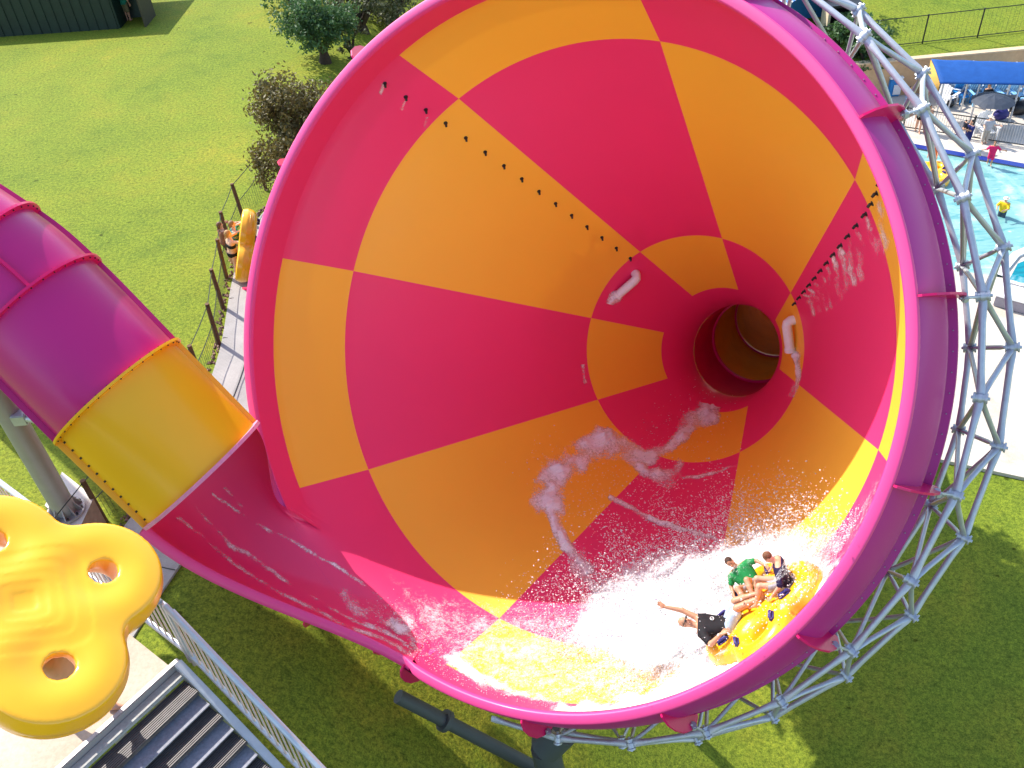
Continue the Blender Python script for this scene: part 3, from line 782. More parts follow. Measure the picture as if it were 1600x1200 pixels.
# rolled lip
def lipw(deg):
    d = deg % 360
    if d < 90 or d > 165: return 1.
    return float(np.where(d < 120, 1-sstep((d-101)/5), sstep((d-138)/24)))
la = np.arange(0, 360, 1.5); lr = np.array([6.470, 6.474, 6.486, 6.505, 6.57, 6.635, 6.655, 6.668]); ls = np.array([-2.39, -2.45, -2.482, -2.492, -2.496, -2.50, -2.492, -2.44])
w = np.array([lipw(a) for a in la]); R_ = 6.47+(lr-6.47)[:, None]*np.maximum(w, .02)[None, :]; S_ = -2.39+(ls+2.39)[:, None]*np.maximum(w, .02)[None, :]
b = MB(); b.grid(FP(R_, S_, la[None, :]), True); b.obj('rolled_lip', mMagLip, fun, True)
# outer rim panels with a half-round stiffening rib, bolted together at joint plates
joints = [323.7+23.42*k for k in range(-7, 7)]
pr = [(6.668, -2.44), (6.70, -2.40), (6.80, -2.22), (6.89, -2.02), (6.945, -1.84), (6.955, -1.72), (6.93, -1.63), (6.86, -1.585), (6.80, -1.56), (6.80, -1.46), (6.84, -1.42), (7.05, -1.395), (7.058, -1.36), (7.05, -1.33), (6.70, -1.31)]
prr = np.array([p[0] for p in pr]); prs = np.array([p[1] for p in pr])
bolt = MB()
for a0_, a1_ in zip(joints[:-1], joints[1:]):
    aa = np.linspace(a0_+.12, a1_-.12, 20)
    b = MB(); b.grid(FP(prr[:, None], prs[:, None], aa[None, :])); b.obj('rim_panel', mRimOut, fun, ang=50)
    for a_ in np.linspace(a0_+1.5, a1_-1.5, 9):
        c = FP(6.99, -1.40, a_); bolt.tube([c, c-AX*.018], .010, 6)
bolt.obj('rim_bolts', mSteelD, fun)
fun_bolts = bpy.data.objects['rim_bolts']; fun_bolts['kind'] = 'stuff'
po = [(6.60, -2.47), (6.72, -2.50), (6.90, -2.40), (7.05, -2.22), (7.17, -1.98), (7.22, -1.70), (7.20, -1.45), (7.12, -1.28), (6.60, -1.20)]
extra = [(116, 1.0)]
for a_ in joints:
    if 110 < a_ % 360 < 125: continue
    b = MB(); t = math.degrees(.018/6.8)
    f = FP(np.array([p[0] for p in po]), np.array([p[1] for p in po]), a_-t); k_ = FP(np.array([p[0] for p in po]), np.array([p[1] for p in po]), a_+t); n_ = len(po)
    b.add(np.concatenate([f, k_]), [list(range(n_)), list(range(2*n_-1, n_-1, -1))]+[[i, i+n_, (i+1) % n_+n_, (i+1) % n_] for i in range(n_)])
    b.obj('joint_plate', mFlange, fun)
    c = FP(6.47, -2.40, a_)
# spray nozzles
for th in (228.8, 330.4):
    for s in np.arange(-1.5, 6.6, .57):
        p = FP(r_in(s), s, th); nn = -ER(th)*.9-AX*.42; nn /= np.linalg.norm(nn)
        b = MB(); b.tube([p-nn*.02, p+nn*.012], .045, 10); d2 = nn*.55-ET(th)*0+np.array([0, 0, -.75]); d2 /= np.linalg.norm(d2)
        b.tube([p, p+nn*.05, p+nn*.05+d2*.06], [.028, .028, .024], 8); b.obj('spray_nozzle', mDark, fun, True)
# two white elbow pipes pouring water near the throat
for (s0, t0), (s1, t1) in (((7.0, 223.2), (6.85, 206.8)), ((7.15, 336.5), (7.42, 353.5))):
    p0, p1 = FP(r_in(s0), s0, t0), FP(r_in(s1)-.14, s1, t1); nn = -ER(t0)*.9-AX*.42; nn /= np.linalg.norm(nn)
    q0_ = p0+nn*.2; dd = (p1-q0_)/np.linalg.norm(p1-q0_)
    cv = [p0-nn*.05, p0+nn*.09, q0_-nn*.02+dd*.04, q0_+dd*.13, p1]
    b = MB(); b.tube(cv, .125, 14); b.tube([p1-dd*.06, p1+dd*.02], .145, 14); b.obj('spray_pipe', mWhite, fun, ang=40)
# ---- entry chute: half pipe that opens out on to the funnel wall
U0 = at_d(396, 664, 18.9); L0 = at_d(231, 821, 17.8); CE = (U0+L0)/2; RT = np.linalg.norm(U0-L0)/2
F1 = at_d(186, 611, 17.9)
td = (CE-F1)/np.linalg.norm(CE-F1); eh = (U0-CE)/RT; td -= eh*(td@eh); td /= np.linalg.norm(td)
bh = np.cross(td, eh); bh *= -np.sign(bh[2])
NU, NT = 41, 45
uu = np.linspace(0, 1, NU); tt = np.linspace(0, 1, NT)
th_e = 141-(141-103.2)*uu
def s_edge(u): return -1.25-1.13*(np.clip((np.asarray(u)-.80)/.2, 0, 1)**2+np.clip((.38-np.asarray(u))/.38, 0, 1)**2)
se = s_edge(uu); sx = se+.14*(1-np.clip((uu-.80)/.2, 0, 1)); pe = FP(r_in(sx)-.008, sx, th_e); L_ = np.linalg.norm(pe-CE, axis=1)
ph = np.pi*uu; ps = CE+RT*(np.cos(ph)[:, None]*eh+np.sin(ph)[:, None]*bh)
m0 = td[None, :]*(L_*1.0)[:, None]
m1 = np.array([(-ET(a)*(.35+.60*u_)+(AX*.954-ER(a)*.30)*.95*(1-u_)**.6)*l*(1+.75*min(1, u_*6)*min(1, (1-u_)*4)) for a, u_, l in zip(th_e, uu, L_)])
t_ = tt[:, None, None]
CH = (2*t_**3-3*t_**2+1)*ps[None]+(t_**3-2*t_**2+t_)*m0[None]+(-2*t_**3+3*t_**2)*pe[None]+(t_**3-t_**2)*m1[None]
b = MB(); b.grid(CH); oc = b.obj('entry_chute', mMag, fun, True)
E1 = CH[:, 0]; le = ((E1-[0, 0, HC])@BAS-TF)@RF; te = np.degrees(np.arctan2(le[:, 1], le[:, 0])); q_ = slice(14, NT)
fw = np.clip((le[:, 2]+2.40)/.3, 0, 1); tgt = FP(np.where(le[:, 2] > -2.39, r_in(np.maximum(le[:, 2], -2.39))+.02, 6.485), np.maximum(le[:, 2], -2.40), te+np.linspace(3.0, .8, NT))
b = MB(); b.grid(np.stack([E1[q_]*(1-w_)+tgt[q_]*w_ for w_ in (0, .5, 1)], 1)); b.obj('chute_fillet', mMag, fun, True)
E2 = CH[:, -1]; dirs = np.array([(1-t)*(-eh)+t*ER(103.2) for t in tt]); dirs /= np.linalg.norm(dirs, axis=1)[:, None]
dn = np.gradient(E2, axis=0); dn /= np.linalg.norm(dn, axis=1)[:, None]
inn = np.array([(1-t)*bh+t*AX for t in tt]); inn /= np.linalg.norm(inn, axis=1)[:, None]
wl = .20
b = MB(); b.grid(np.stack([E2, E2-inn*.03+dirs*.02, E2-inn*.045+dirs*wl*.5, E2-inn*.03+dirs*wl, E2+inn*.03+dirs*(wl+.02), E2+inn*.10+dirs*(wl-.02), E2+inn*.9+dirs*.0], 1)); b.obj('chute_lip', mMagLip, fun, True)
for k_ in (26, 37):
    c = E2[k_]; d_ = dirs[k_]; i_ = inn[k_]; b = MB()
    out = [c+d_*.05, c+d_*.30+i_*.10, c+d_*.42+i_*.35, c+d_*.40+i_*.65, c+d_*.2+i_*.95, c+i_*1.0]
    g = dn[k_]*.018; n_ = len(out)
    b.add([p-g for p in out]+[p+g for p in out], [list(range(n_)), list(range(2*n_-1, n_-1, -1))]+[[i, i+n_, (i+1) % n_+n_, (i+1) % n_] for i in range(n_)]); b.obj('joint_plate', mFlange, fun)
# exit tube bending away to the level behind the throat (placed below, needs catmull)
# ---- enclosed entry tube
tub = empty('tube_slide', CE, 'enclosed purple and yellow tube slide dropping into the funnel', 'water slide')
ctr = [CE, F1, at_d(60, 484, 17.7), at_d(-22, 417, 17.5), at_d(-150, 345, 17.2), at_d(-330, 300, 16.8), at_d(-540, 320, 16.2)]
def catmull(P, n):
    P = [2*P[0]-P[1]]+list(P)+[2*P[-1]-P[-2]]; out = []
    for i in range(1, len(P)-2):
        for t in np.linspace(0, 1, n, endpoint=False):
            a, b_, c, d_ = P[i-1:i+3]; out.append(.5*((2*b_)+(-a+c)*t+(2*a-5*b_+4*c-d_)*t*t+(-a+3*b_-3*c+d_)*t**3))
    out.append(P[-2]); return np.array(out)
cv = catmull(ctr, 12)
def frames(cv):
    T = np.gradient(cv, axis=0); T /= np.linalg.norm(T, axis=1)[:, None]; T[0] = -td
    u = eh.copy(); Us = []
    for t in T: u = u-t*(u@t); u /= np.linalg.norm(u); Us.append(u.copy())
    Us = np.array(Us); return T, Us, np.cross(T, Us)
TT, UU, VV = frames(cv)
if (VV[0]@bh) < 0: VV = -VV
a_ = np.arange(72)*2*np.pi/72
def ringpt(i, r): return cv[i]+r*(np.cos(a_)[:, None]*UU[i]+np.sin(a_)[:, None]*VV[i])
for k in range(len(ctr)-1):
    i0, i1 = k*12, (k+1)*12
    b = MB(); b.grid(np.stack([ringpt(i, RT-.02) for i in range(i0, i1+1)]), True)
    ts = b.obj('tube_section', mYelTube if k == 0 else mPurTube, tub, True)
    # bolted seam flanges along both sides
    for ang_, m_ in ((math.pi, mYelTube if k == 0 else mPurTube), (0, mYelTube if k == 0 else mPurTube), (1.5*math.pi, None if k == 0 else mFlange)):
        if m_ is None or (ang_ > 4 and k not in (2, 3)): continue
        rows = []
        for i in range(i0, i1+1):
            d_ = math.cos(ang_)*UU[i]+math.sin(ang_)*VV[i]; e_ = -math.sin(ang_)*UU[i]+math.cos(ang_)*VV[i]
            c = cv[i]; rows.append([c+d_*(RT-.03)-e_*.03, c+d_*(RT+.10)-e_*.03, c+d_*(RT+.10)+e_*.03, c+d_*(RT-.03)+e_*.03])
        b = MB(); b.grid(rows); b.obj('seam_flange', m_, tub)
    if k == 0:
        b = MB()
        for i in np.linspace(.06, .95, 11):
            j = int(i*12); f = i*12-j
            c = cv[j]*(1-f)+cv[j+1]*f; d_ = -UU[j]*.985-VV[j]*.17; b.tube([c+d_*(RT-.03), c+d_*(RT+.015)], .022, 6)
            tag(b.obj('bolt_row', mDark, tub), kind=None) if i > .94 else None
    # ring flange at the upper end of the section
    Tn = TT[i1]; rows = []
    for r_, o_ in ((RT-.04, -.025), (RT+.12, -.025), (RT+.12, 0), (RT+.12, .025), (RT-.04, .025)): rows.append(ringpt(i1, r_)+Tn*o_)
    b = MB(); b.grid(np.array(rows), True); b.obj('ring_flange', mYelTube if k == 0 else mFlange, tub)
    if k < 3:
        b = MB()
        for q in range(0, 72, 2): c = ringpt(i1, RT+.06)[q]; b.tube([c-Tn*.045, c+Tn*.045], .015, 5)
        tag(b.obj('flange_bolts', mDark, tub), kind='stuff')
rows = []
for r_, o_ in ((RT-.05, -.04), (RT+.10, -.04), (RT+.10, .03), (RT-.05, .03)): rows.append(ringpt(0, r_)+TT[0]*o_)
b = MB(); b.grid(np.array(rows), True); b.obj('ring_flange', plain('pale_pink_edge', (.75, .25, .40), .5), tub)
ex = [W(RF @ np.array([0, 0, 10.0])+TF), W(RF @ np.array([0, 0, 10.716])+TF), W([7.45, -1.25, 28.8]), W([8.5, -1.95, 30.7]), W([9.7, -2.75, 33.1]), W([11.0, -3.9, 36.]), W([12.3, -5.2, 39.]), W([14.8, -7.3, 42.]), W([18.0, -8.6, 44.])]
ec = catmull(ex, 10)[10:]
ET_, EU, EV = None, None, None
tt_ = np.gradient(ec, axis=0); tt_ /= np.linalg.norm(tt_, axis=1)[:, None]; tt_[0] = AX; u_ = ER(0); rings = []
for p_, t_2 in zip(ec, tt_):
    u_ = u_-t_2*(u_@t_2); u_ /= np.linalg.norm(u_); v_ = np.cross(t_2, u_); rings.append((p_, t_2, u_.copy(), v_))
def ering(i, r, o=0): p_, t_2, u_, v_ = rings[i]; return p_+t_2*o+r*(np.cos(a_)[:, None]*u_+np.sin(a_)[:, None]*v_)
for k, (i0, i1, m_) in enumerate(((0, 12, mMagIn), (12, 24, mYelIn), (24, 37, mYelIn), (37, 50, mYelIn))):
    b = MB(); b.grid(np.stack([ering(i, 1.37) for i in range(i0, min(i1, len(rings)-1)+1)]), True); b.F = [f[::-1] for f in b.F]; b.obj('exit_tube', m_, fun, True)
    if i0 == 0: continue
    b = MB(); b.grid(np.stack([ering(i0, r_, o_) for r_, o_ in ((1.31, -.06), (1.52, -.06), (1.52, .06), (1.31, .06), (1.31, -.06))]), True); b.obj('tube_flange', mFlange, fun)
# ------------------------------------------------------------------ steel space-frame ring
trs = empty('steel_truss', FP(7.4, -1.3, 359), 'galvanised steel lattice truss ringing the outside of the funnel', 'truss')
def c1(k): return FP(7.4, -1.3, 359.0+11.6*k)
def c2(k): return FP(7.72, -.32, 353.1+11.52*k)
def c3(k): return FP(7.02, 1.0, 353.1+11.52*k)
def strut_geo(b, p, q, r, flat=True):
    t = q-p; L = np.linalg.norm(t); t /= L
    rad = (p+q)/2-FP(0, 0, 0); rad = rad-t*(rad@t); rad /= np.linalg.norm(rad); w_ = np.cross(t, rad)
    a = np.arange(10)*2*np.pi/10; V = []
    e = .30/L
    for f, sq, wd in ((.015, .26, 1.15), (e*.4, .32, 1.25), (e*1.3, 1, 1), (1-e*1.3, 1, 1), (1-e*.4, .32, 1.25), (.985, .26, 1.15)):
        V.append(p+(q-p)*f+r*(np.cos(a)[:, None]*w_*sq+np.sin(a)[:, None]*rad*wd) if flat else p+(q-p)*f+r*(np.cos(a)[:, None]*w_+np.sin(a)[:, None]*rad))
    b.grid(np.array(V), True)
def hub_geo(b, p):
    rad = p-FP(0, 0, 0)-AX*((p-FP(0, 0, 0))@AX); rad /= np.linalg.norm(rad)
    h_ = .10
    b.tube([p-rad*h_, p-rad*h_*.72, p-rad*h_*.70, p-rad*.03, p-rad*.028, p+rad*.028, p+rad*.03, p+rad*h_*.70, p+rad*h_*.72, p+rad*h_], [.082, .082, .062, .062, .076, .076, .062, .062, .082, .082], 12)
    b.tube([p-rad*(h_+.03), p+rad*(h_+.03)], .024, 6)
def lattice(ks, sink):
    for k in ks:
        for a0_, a1_, r_, nm in ((c1(k), c1(k+1), .052, 'chord_tube'), (c2(k), c2(k+1), .052, 'chord_tube'), (c3(k), c3(k+1), .052, 'chord_tube'),
            (c1(k), c2(k), .042, 'brace_tube'), (c1(k), c2(k+1), .042, 'brace_tube'), (c1(k), c3(k), .038, 'brace_tube'), (c1(k), c3(k+1), .038, 'brace_tube'), (c2(k), c3(k), .038, 'brace_tube'), (c2(k), c3(k+1), .038, 'brace_tube')):
            sink(nm, lambda b: strut_geo(b, a0_, a1_, r_))
        for c in (c1(k), c2(k), c3(k)): sink('hub', lambda b: hub_geo(b, c))
def single(nm, fn):
    b = MB(); fn(b); b.obj(nm, mSteel, trs, True if nm != 'hub' else False, ang=45)
lattice(range(-6, 8), single)
for k in range(-5, 9, 2):                              # tie rods from the front chord to the joint plates
    p = c1(k); q = FP(7.12, -1.7, 359.0+11.6*k+.15); b = MB(); b.tube([p, q], .022, 6); b.box(q*.8+p*.2, [.10, .14, .10], None, .02); b.obj('tie_rod', mSteel, trs)
# legs that carry the ring
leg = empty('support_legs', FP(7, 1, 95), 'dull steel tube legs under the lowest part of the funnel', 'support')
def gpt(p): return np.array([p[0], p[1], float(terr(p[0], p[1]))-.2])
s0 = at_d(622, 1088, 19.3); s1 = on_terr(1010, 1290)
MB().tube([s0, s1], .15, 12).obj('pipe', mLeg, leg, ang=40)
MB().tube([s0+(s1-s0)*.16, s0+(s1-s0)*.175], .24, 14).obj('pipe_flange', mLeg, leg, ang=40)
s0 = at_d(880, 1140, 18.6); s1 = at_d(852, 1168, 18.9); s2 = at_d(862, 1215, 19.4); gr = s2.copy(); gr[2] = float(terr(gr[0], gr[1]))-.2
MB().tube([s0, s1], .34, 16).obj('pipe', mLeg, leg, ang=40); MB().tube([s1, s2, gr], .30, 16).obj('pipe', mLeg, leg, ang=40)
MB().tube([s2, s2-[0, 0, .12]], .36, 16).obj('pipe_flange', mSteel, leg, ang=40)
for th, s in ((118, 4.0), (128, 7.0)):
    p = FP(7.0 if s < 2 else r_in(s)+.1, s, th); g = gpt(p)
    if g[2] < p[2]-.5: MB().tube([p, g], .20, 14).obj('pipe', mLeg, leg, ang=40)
# ------------------------------------------------------------------ white water on the slide
def seg_d(x, y, pl):
    d = np.full(x.shape, 1e9)
    for (a, b_) in zip(pl[:-1], pl[1:]):
        ax_, ay = a; dx, dy = b_[0]-ax_, b_[1]-ay; t = np.clip(((x-ax_)*dx+(y-ay)*dy)/(dx*dx+dy*dy+1e-9), 0, 1)
        d = np.minimum(d, np.hypot(x-ax_-t*dx, y-ay-t*dy))
    return d
def in_poly(x, y, P):
    c = np.zeros(x.shape, bool); n = len(P)
    for i in range(n):
        x0, y0 = P[i]; x1, y1 = P[(i+1) % n]
        c ^= ((y0 > y) != (y1 > y)) & (x < (x1-x0)*(y-y0)/(y1-y0+1e-12)+x0)
    return c
def soft_poly(x, y, P, e):
    d = seg_d(x, y, P+[P[0]]); return np.where(in_poly(x, y, P), sstep(d/e*.5+.5), sstep(.5-d/e*.5))
_wk = [(rng.uniform(.02, .07)*(1+.9*q)*math.cos(t), rng.uniform(.02, .07)*(1+.9*q)*math.sin(t), rng.uniform(0, 6), 1/(1+.8*q)) for q in range(4) for t in rng.uniform(0, 6.28, 3)]
def wn(x, y, o):
    return sum(a*np.sin(kx*x+ky*y+p+o*2.1+.8*np.sin(.6*ky*x-.6*kx*y+o)) for kx, ky, p, a in _wk)/2.6
def stroke(x, y, pl, w, s):
    a = min(w*.45, 11); xw, yw = x+a*wn(x, y, 0), y+a*wn(x, y, 3)
    m = 1 if w < 6 else np.clip(1.0+.30*wn(x*1.6, y*1.6, 7), .6, 1.35)
    return s*m*(1-sstep(seg_d(xw, yw, pl)/(w*1.15)))
POLY = [(884, 1000), (905, 965), (950, 935), (1010, 905), (1090, 905), (1160, 870), (1220, 840), (1290, 850), (1312, 885), (1290, 930), (1220, 1000), (1140, 1075), (1090, 1110), (1000, 1128), (890, 1135), (960, 1105), (1060, 1070), (1110, 1052), (1000, 1050), (920, 1028)]
STR0 = [([(1110, 610), (1095, 655), (1050, 690), (985, 715), (950, 690)], 30, .80), ([(985, 712), (1003, 738), (1040, 742), (1060, 735)], 26, .62),
       ([(1060, 748), (1110, 742), (1152, 724)], 7, .50), ([(940, 690), (885, 712), (856, 735), (860, 785)], 34, .85), ([(860, 785), (872, 820), (890, 850), (912, 895)], 15, .72),
       ([(905, 880), (930, 925), (985, 940), (1040, 915)], 38, .62), ([(958, 778), (1030, 818), (1070, 830), (1120, 842)], 9, .60), ([(1000, 905), (1060, 880), (1120, 880), (1180, 850)], 45, .6),
       ([(610, 975), (660, 1008), (740, 1052), (820, 1092), (880, 1112)], 22, .58), ([(640, 975), (720, 1030)], 36, .42), ([(600, 950), (700, 1005), (800, 1050), (1000, 1095)], 50, .36),
       ([(880, 1118), (960, 1116), (1050, 1088), (1110, 1050)], 30, .85), ([(918, 520), (909, 555), (915, 600)], 6, .5), ([(958, 462), (950, 480), (942, 502)], 12, .62), ([(1243, 552), (1245, 580), (1240, 615)], 11, .66),
       ([(780, 1000), (880, 1030)], 40, .40), ([(1250, 900), (1330, 860), (1370, 790)], 30, .40), ([(440, 372), (480, 375)], 22, .42)]
STR = []
nz2 = [(1365, 308), (1353, 332), (1339, 352), (1327, 368), (1315, 382), (1304, 397), (1294, 411), (1284, 424), (1275, 435), (1266, 446), (1258, 456)]
for i, (x, y) in enumerate(nz2):
    l = 95-6*i; STR.append(([(x+1, y+8), (x+7, y+l*.3)], 11-.5*i, .52)); STR.append(([(x+5, y+20), (x+9, y+l*.5), (x+12, y+l)], 17-.8*i, .40))
for x, y in ((602, 130), (636, 155), (670, 180)): STR.append(([(x-1, y+4), (x-6, y+16)], 6, .5))
STR0 += STR
STR = [(p_, w_, s_*(.96 if w_ > 12 else .95)) for p_, w_, s_ in STR0]
def dens_of(P):
    x, y = pix(P); d = np.zeros(x.shape)
    for pl, w_, s_ in STR: d = np.maximum(d, stroke(x, y, pl, w_, s_))
    d = np.maximum(d, (.86+.16*wn(x*1.3, y*1.3, 9))*soft_poly(x+10*wn(x, y, 2), y+10*wn(x, y, 4), POLY, 60)); return d
fa = np.arange(200, 525, .30); fs = np.arange(-2.36, 9.3, .045)
SS, AA = np.meshgrid(fs, fa, indexing='ij')
P = FP(r_in(SS)-.012, SS, AA); d = dens_of(P.reshape(-1, 3)).reshape(SS.shape)
SUNLIT_FILM = [(600, 900), (700, 922), (800, 940), (1000, 950), (1120, 1040), (1110, 1105), (990, 1122), (880, 1116), (760, 1080), (690, 1050), (655, 1010)]  # speckled water film that also paints the pale sunlit wash of the bowl
SUNLIT_STRIP = [(1290, 850), (1345, 760), (1395, 700), (1422, 610), (1418, 700), (1390, 790), (1330, 890)]  # white film painting the pale sunlight on the right wall
xw_, yw_ = pix(P.reshape(-1, 3)); wet = np.maximum(soft_poly(xw_+6*wn(xw_, yw_, 1), yw_+6*wn(xw_, yw_, 6), SUNLIT_FILM, 45)*.42, soft_poly(xw_, yw_, SUNLIT_STRIP, 30)*.34).reshape(d.shape); d = np.maximum(d, wet)  # sunlit paleness goes in as low foam density
hn = np.zeros_like(d)
for q in range(5):
    f = rng.uniform(1.2, 5, 2)*(1+q*.8); hn += np.sin(SS*f[0]*2+rng.uniform(0, 6)+AA*.21*f[1])*np.cos(AA*f[1]*.26+rng.uniform(0, 6))/(1+q*.6)
thick = .012+np.clip(d-.45, 0, 1)**1.5*(.34+.20*hn)*sstep((SS+2.2)/.7)
P = FP(r_in(SS)-np.maximum(thick, .012), SS, AA)
def sub_grid(P, d, name, label, parent=None):
    keep = d > .03; a, b_ = d.shape; idx = np.arange(a*b_).reshape(a, b_)
    q = keep[:-1, :-1] | keep[1:, :-1] | keep[1:, 1:] | keep[:-1, 1:]
    ii, jj = np.nonzero(q); Fq = np.stack([idx[ii, jj], idx[ii, jj+1], idx[ii+1, jj+1], idx[ii+1, jj]], 1)
    u_, inv = np.unique(Fq, return_inverse=True); Fq = inv.reshape(-1, 4)
    o = mesh(name, P.reshape(-1, 3)[u_], Fq, mFoam, None, True, attr={'dens': d.reshape(-1)[u_]}); return tag(o, label, 'water', kind='stuff')
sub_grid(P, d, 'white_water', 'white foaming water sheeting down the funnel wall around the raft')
for q, (off, sc_, pp) in enumerate(((.22, .80, [(895, 990), (930, 925), (1010, 885), (1110, 885), (1200, 840), (1285, 850), (1260, 900), (1150, 960), (1110, 1020), (1000, 1050)]), (.50, .66, [(915, 960), (960, 890), (1060, 860), (1180, 830), (1275, 835), (1240, 890), (1130, 930), (1060, 1000)]), (.85, .56, [(940, 930), (1010, 855), (1120, 835), (1250, 820), (1220, 870), (1110, 910)]))):
    fa2 = np.arange(20, 120, .4); fs2 = np.arange(-2.3, 4.5, .05); S2, A2 = np.meshgrid(fs2, fa2, indexing='ij')
    w2 = sum(np.sin(S2*k1+A2*k2*.1+p_) for k1, k2, p_ in rng.uniform(.8, 4.5, (5, 3)))*.05
    P2 = FP(r_in(S2)-off-w2, S2, A2); x2, y2 = pix(P2.reshape(-1, 3)); d2_ = soft_poly(x2+14*wn(x2, y2, 1+q), y2+14*wn(x2, y2, 5+q), pp, 90).reshape(S2.shape)*sc_
    sub_grid(P2, d2_, 'spray_veil', ['low veil of white spray just off the funnel wall behind the raft', 'middle veil of white spray behind the three riders', 'thin outer veil of spray thrown highest behind the riders'][q])
# thin water running down the chute
NU2, NT2 = 90, 160
u2 = np.linspace(0, 1, NU2); t2 = np.linspace(0, 1, NT2)
def interp_ch(t2, u2):
    A1 = np.stack([np.stack([np.interp(u2, uu, CH[i, :, c]) for c in range(3)], -1) for i in range(NT)])
    return np.stack([np.stack([np.interp(t2, tt, A1[:, j, c]) for j in range(len(u2))], -1) for c in range(3)], -1)
PC = interp_ch(t2, u2); x, y = pix(PC.reshape(-1, 3))
dc = np.maximum.reduce([stroke(x, y, [(300, 790), (360, 850), (440, 900), (520, 950), (640, 1010)], 8, .46), stroke(x, y, [(330, 770), (420, 830), (520, 880), (600, 935)], 7, .46), stroke(x, y, [(280, 810), (400, 905), (480, 945), (560, 985), (660, 1030)], 8, .46), stroke(x, y, [(540, 925), (600, 965), (660, 1010)], 26, .40), stroke(x, y, [(350, 760), (380, 790)], 6, .46)]).reshape(NT2, NU2)
PC = PC-AX*.015-bh*.0
PCn = PC+(CE+td*2.2-PC)*.004
sub_grid(PCn, dc, 'chute_water', 'thin broken film of water running down the magenta entry chute')
# spray thrown up by the raft: thousands of drops
oct_v = np.array([[1, 0, 0], [-1, 0, 0], [0, 1, 0], [0, -1, 0], [0, 0, 1], [0, 0, -1]], float)
oct_f = np.array([[0, 2, 4], [2, 1, 4], [1, 3, 4], [3, 0, 4], [2, 0, 5], [1, 2, 5], [3, 1, 5], [0, 3, 5]])
def wall_pt(px, py):
    # nearest funnel wall point under a pixel
    lo_ = np.full(px.shape, 8.); o = W(np.zeros(3)); 
    dr = np.stack([(px-800)/F, (py-600)/F, np.ones_like(px)], -1)
    C_ = (dr[..., None, :]*np.linspace(12, 30, 240)[:, None]); L_ = (C_-TF) @ RF
    rr = np.hypot(L_[..., 0], L_[..., 1]); ins = rr > r_in(L_[..., 2]); ok = (L_[..., 2] > -2.3) & ins
    first = np.where(ok.any(-1), ok.argmax(-1), 120); z = np.linspace(12, 30, 240)[first]; return dr*z[..., None]
def drops(n, P, e, smin_, smax, back=(.0, 2.2)):
    lo_, hi = np.min(P, 0)-e, np.max(P, 0)+e; out = []
    while len(out) < n:
        c = rng.uniform(lo_, hi, (n*4, 2)); w_ = soft_poly(c[:, 0], c[:, 1], P, e)*np.clip(.75+.6*wn(c[:, 0]*1.4, c[:, 1]*1.4, 11), .12, 1); c = c[rng.uniform(size=len(c)) < w_]; out = c if len(out) == 0 else np.concatenate([out, c])
    lm = np.stack([(out[:, 0]-800)/F, (out[:, 1]-600)/F, np.ones(len(out))], 1); nrm_ = RF[:, 2]; tq = ((TF-2.4*nrm_) @ nrm_)/(lm @ nrm_); lq = (lm*tq[:, None]-TF) @ RF
    out = out[np.hypot(lq[:, 0], lq[:, 1]) < 6.40]
    c = out[:n]; n = len(c); Pw = wall_pt(c[:, 0], c[:, 1]); rad = Pw*1.0
    f = 1-rng.uniform(back[0], back[1], n)**1.0/np.linalg.norm(Pw, axis=1)
    Pw = Pw*f[:, None]; Pw = Pw @ BAS.T+[0, 0, HC]
    return Pw, smin_*(smax/smin_)**(rng.uniform(size=n)**2.2)
spr = [drops(10000, [(905, 935), (940, 880), (1000, 850), (1080, 840), (1170, 830), (1250, 850), (1200, 890), (1100, 920), (1060, 960), (950, 960)], 120, .008, .024),
       drops(5200, [(1010, 870), (1060, 800), (1150, 790), (1240, 800), (1265, 850), (1150, 880)], 110, .007, .024),
       drops(9000, [(960, 940), (1060, 890), (1180, 850), (1270, 850), (1180, 900), (1110, 960), (1000, 990)], 60, .007, .025, (.0, .9)),
       drops(5000, [(880, 1000), (960, 940), (1080, 940), (1110, 1020), (1080, 1080), (940, 1060)], 60, .008, .028, (0, .35)),
       drops(2500, [(840, 960), (900, 920), (1000, 880), (1000, 960), (900, 1010)], 110, .007, .02, (0, .9)),
       drops(1200, [(1275, 870), (1335, 810), (1350, 830), (1300, 905)], 25, .006, .016, (0, .3)),
       drops(1500, [(600, 960), (700, 1010), (900, 1090), (880, 1118), (700, 1060)], 50, .006, .016, (0, .15)),
       drops(700, [(850, 720), (980, 700), (1100, 640), (1080, 700), (940, 750), (880, 800)], 70, .007, .018, (0, .5))]
PD = np.concatenate([s[0] for s in spr]); SD = np.concatenate([s[1] for s in spr])
V = (PD[:, None, :]+oct_v[None]*SD[:, None, None]*rng.uniform(.7, 1.35, (len(PD), 1, 3))).reshape(-1, 3)
Fq = (oct_f[None]+6*np.arange(len(PD))[:, None, None]).reshape(-1, 3)
tag(mesh('water_spray', V, Fq, mDrop, None, True), 'white spray of drops thrown up behind the raft in the funnel', 'water', kind='stuff')
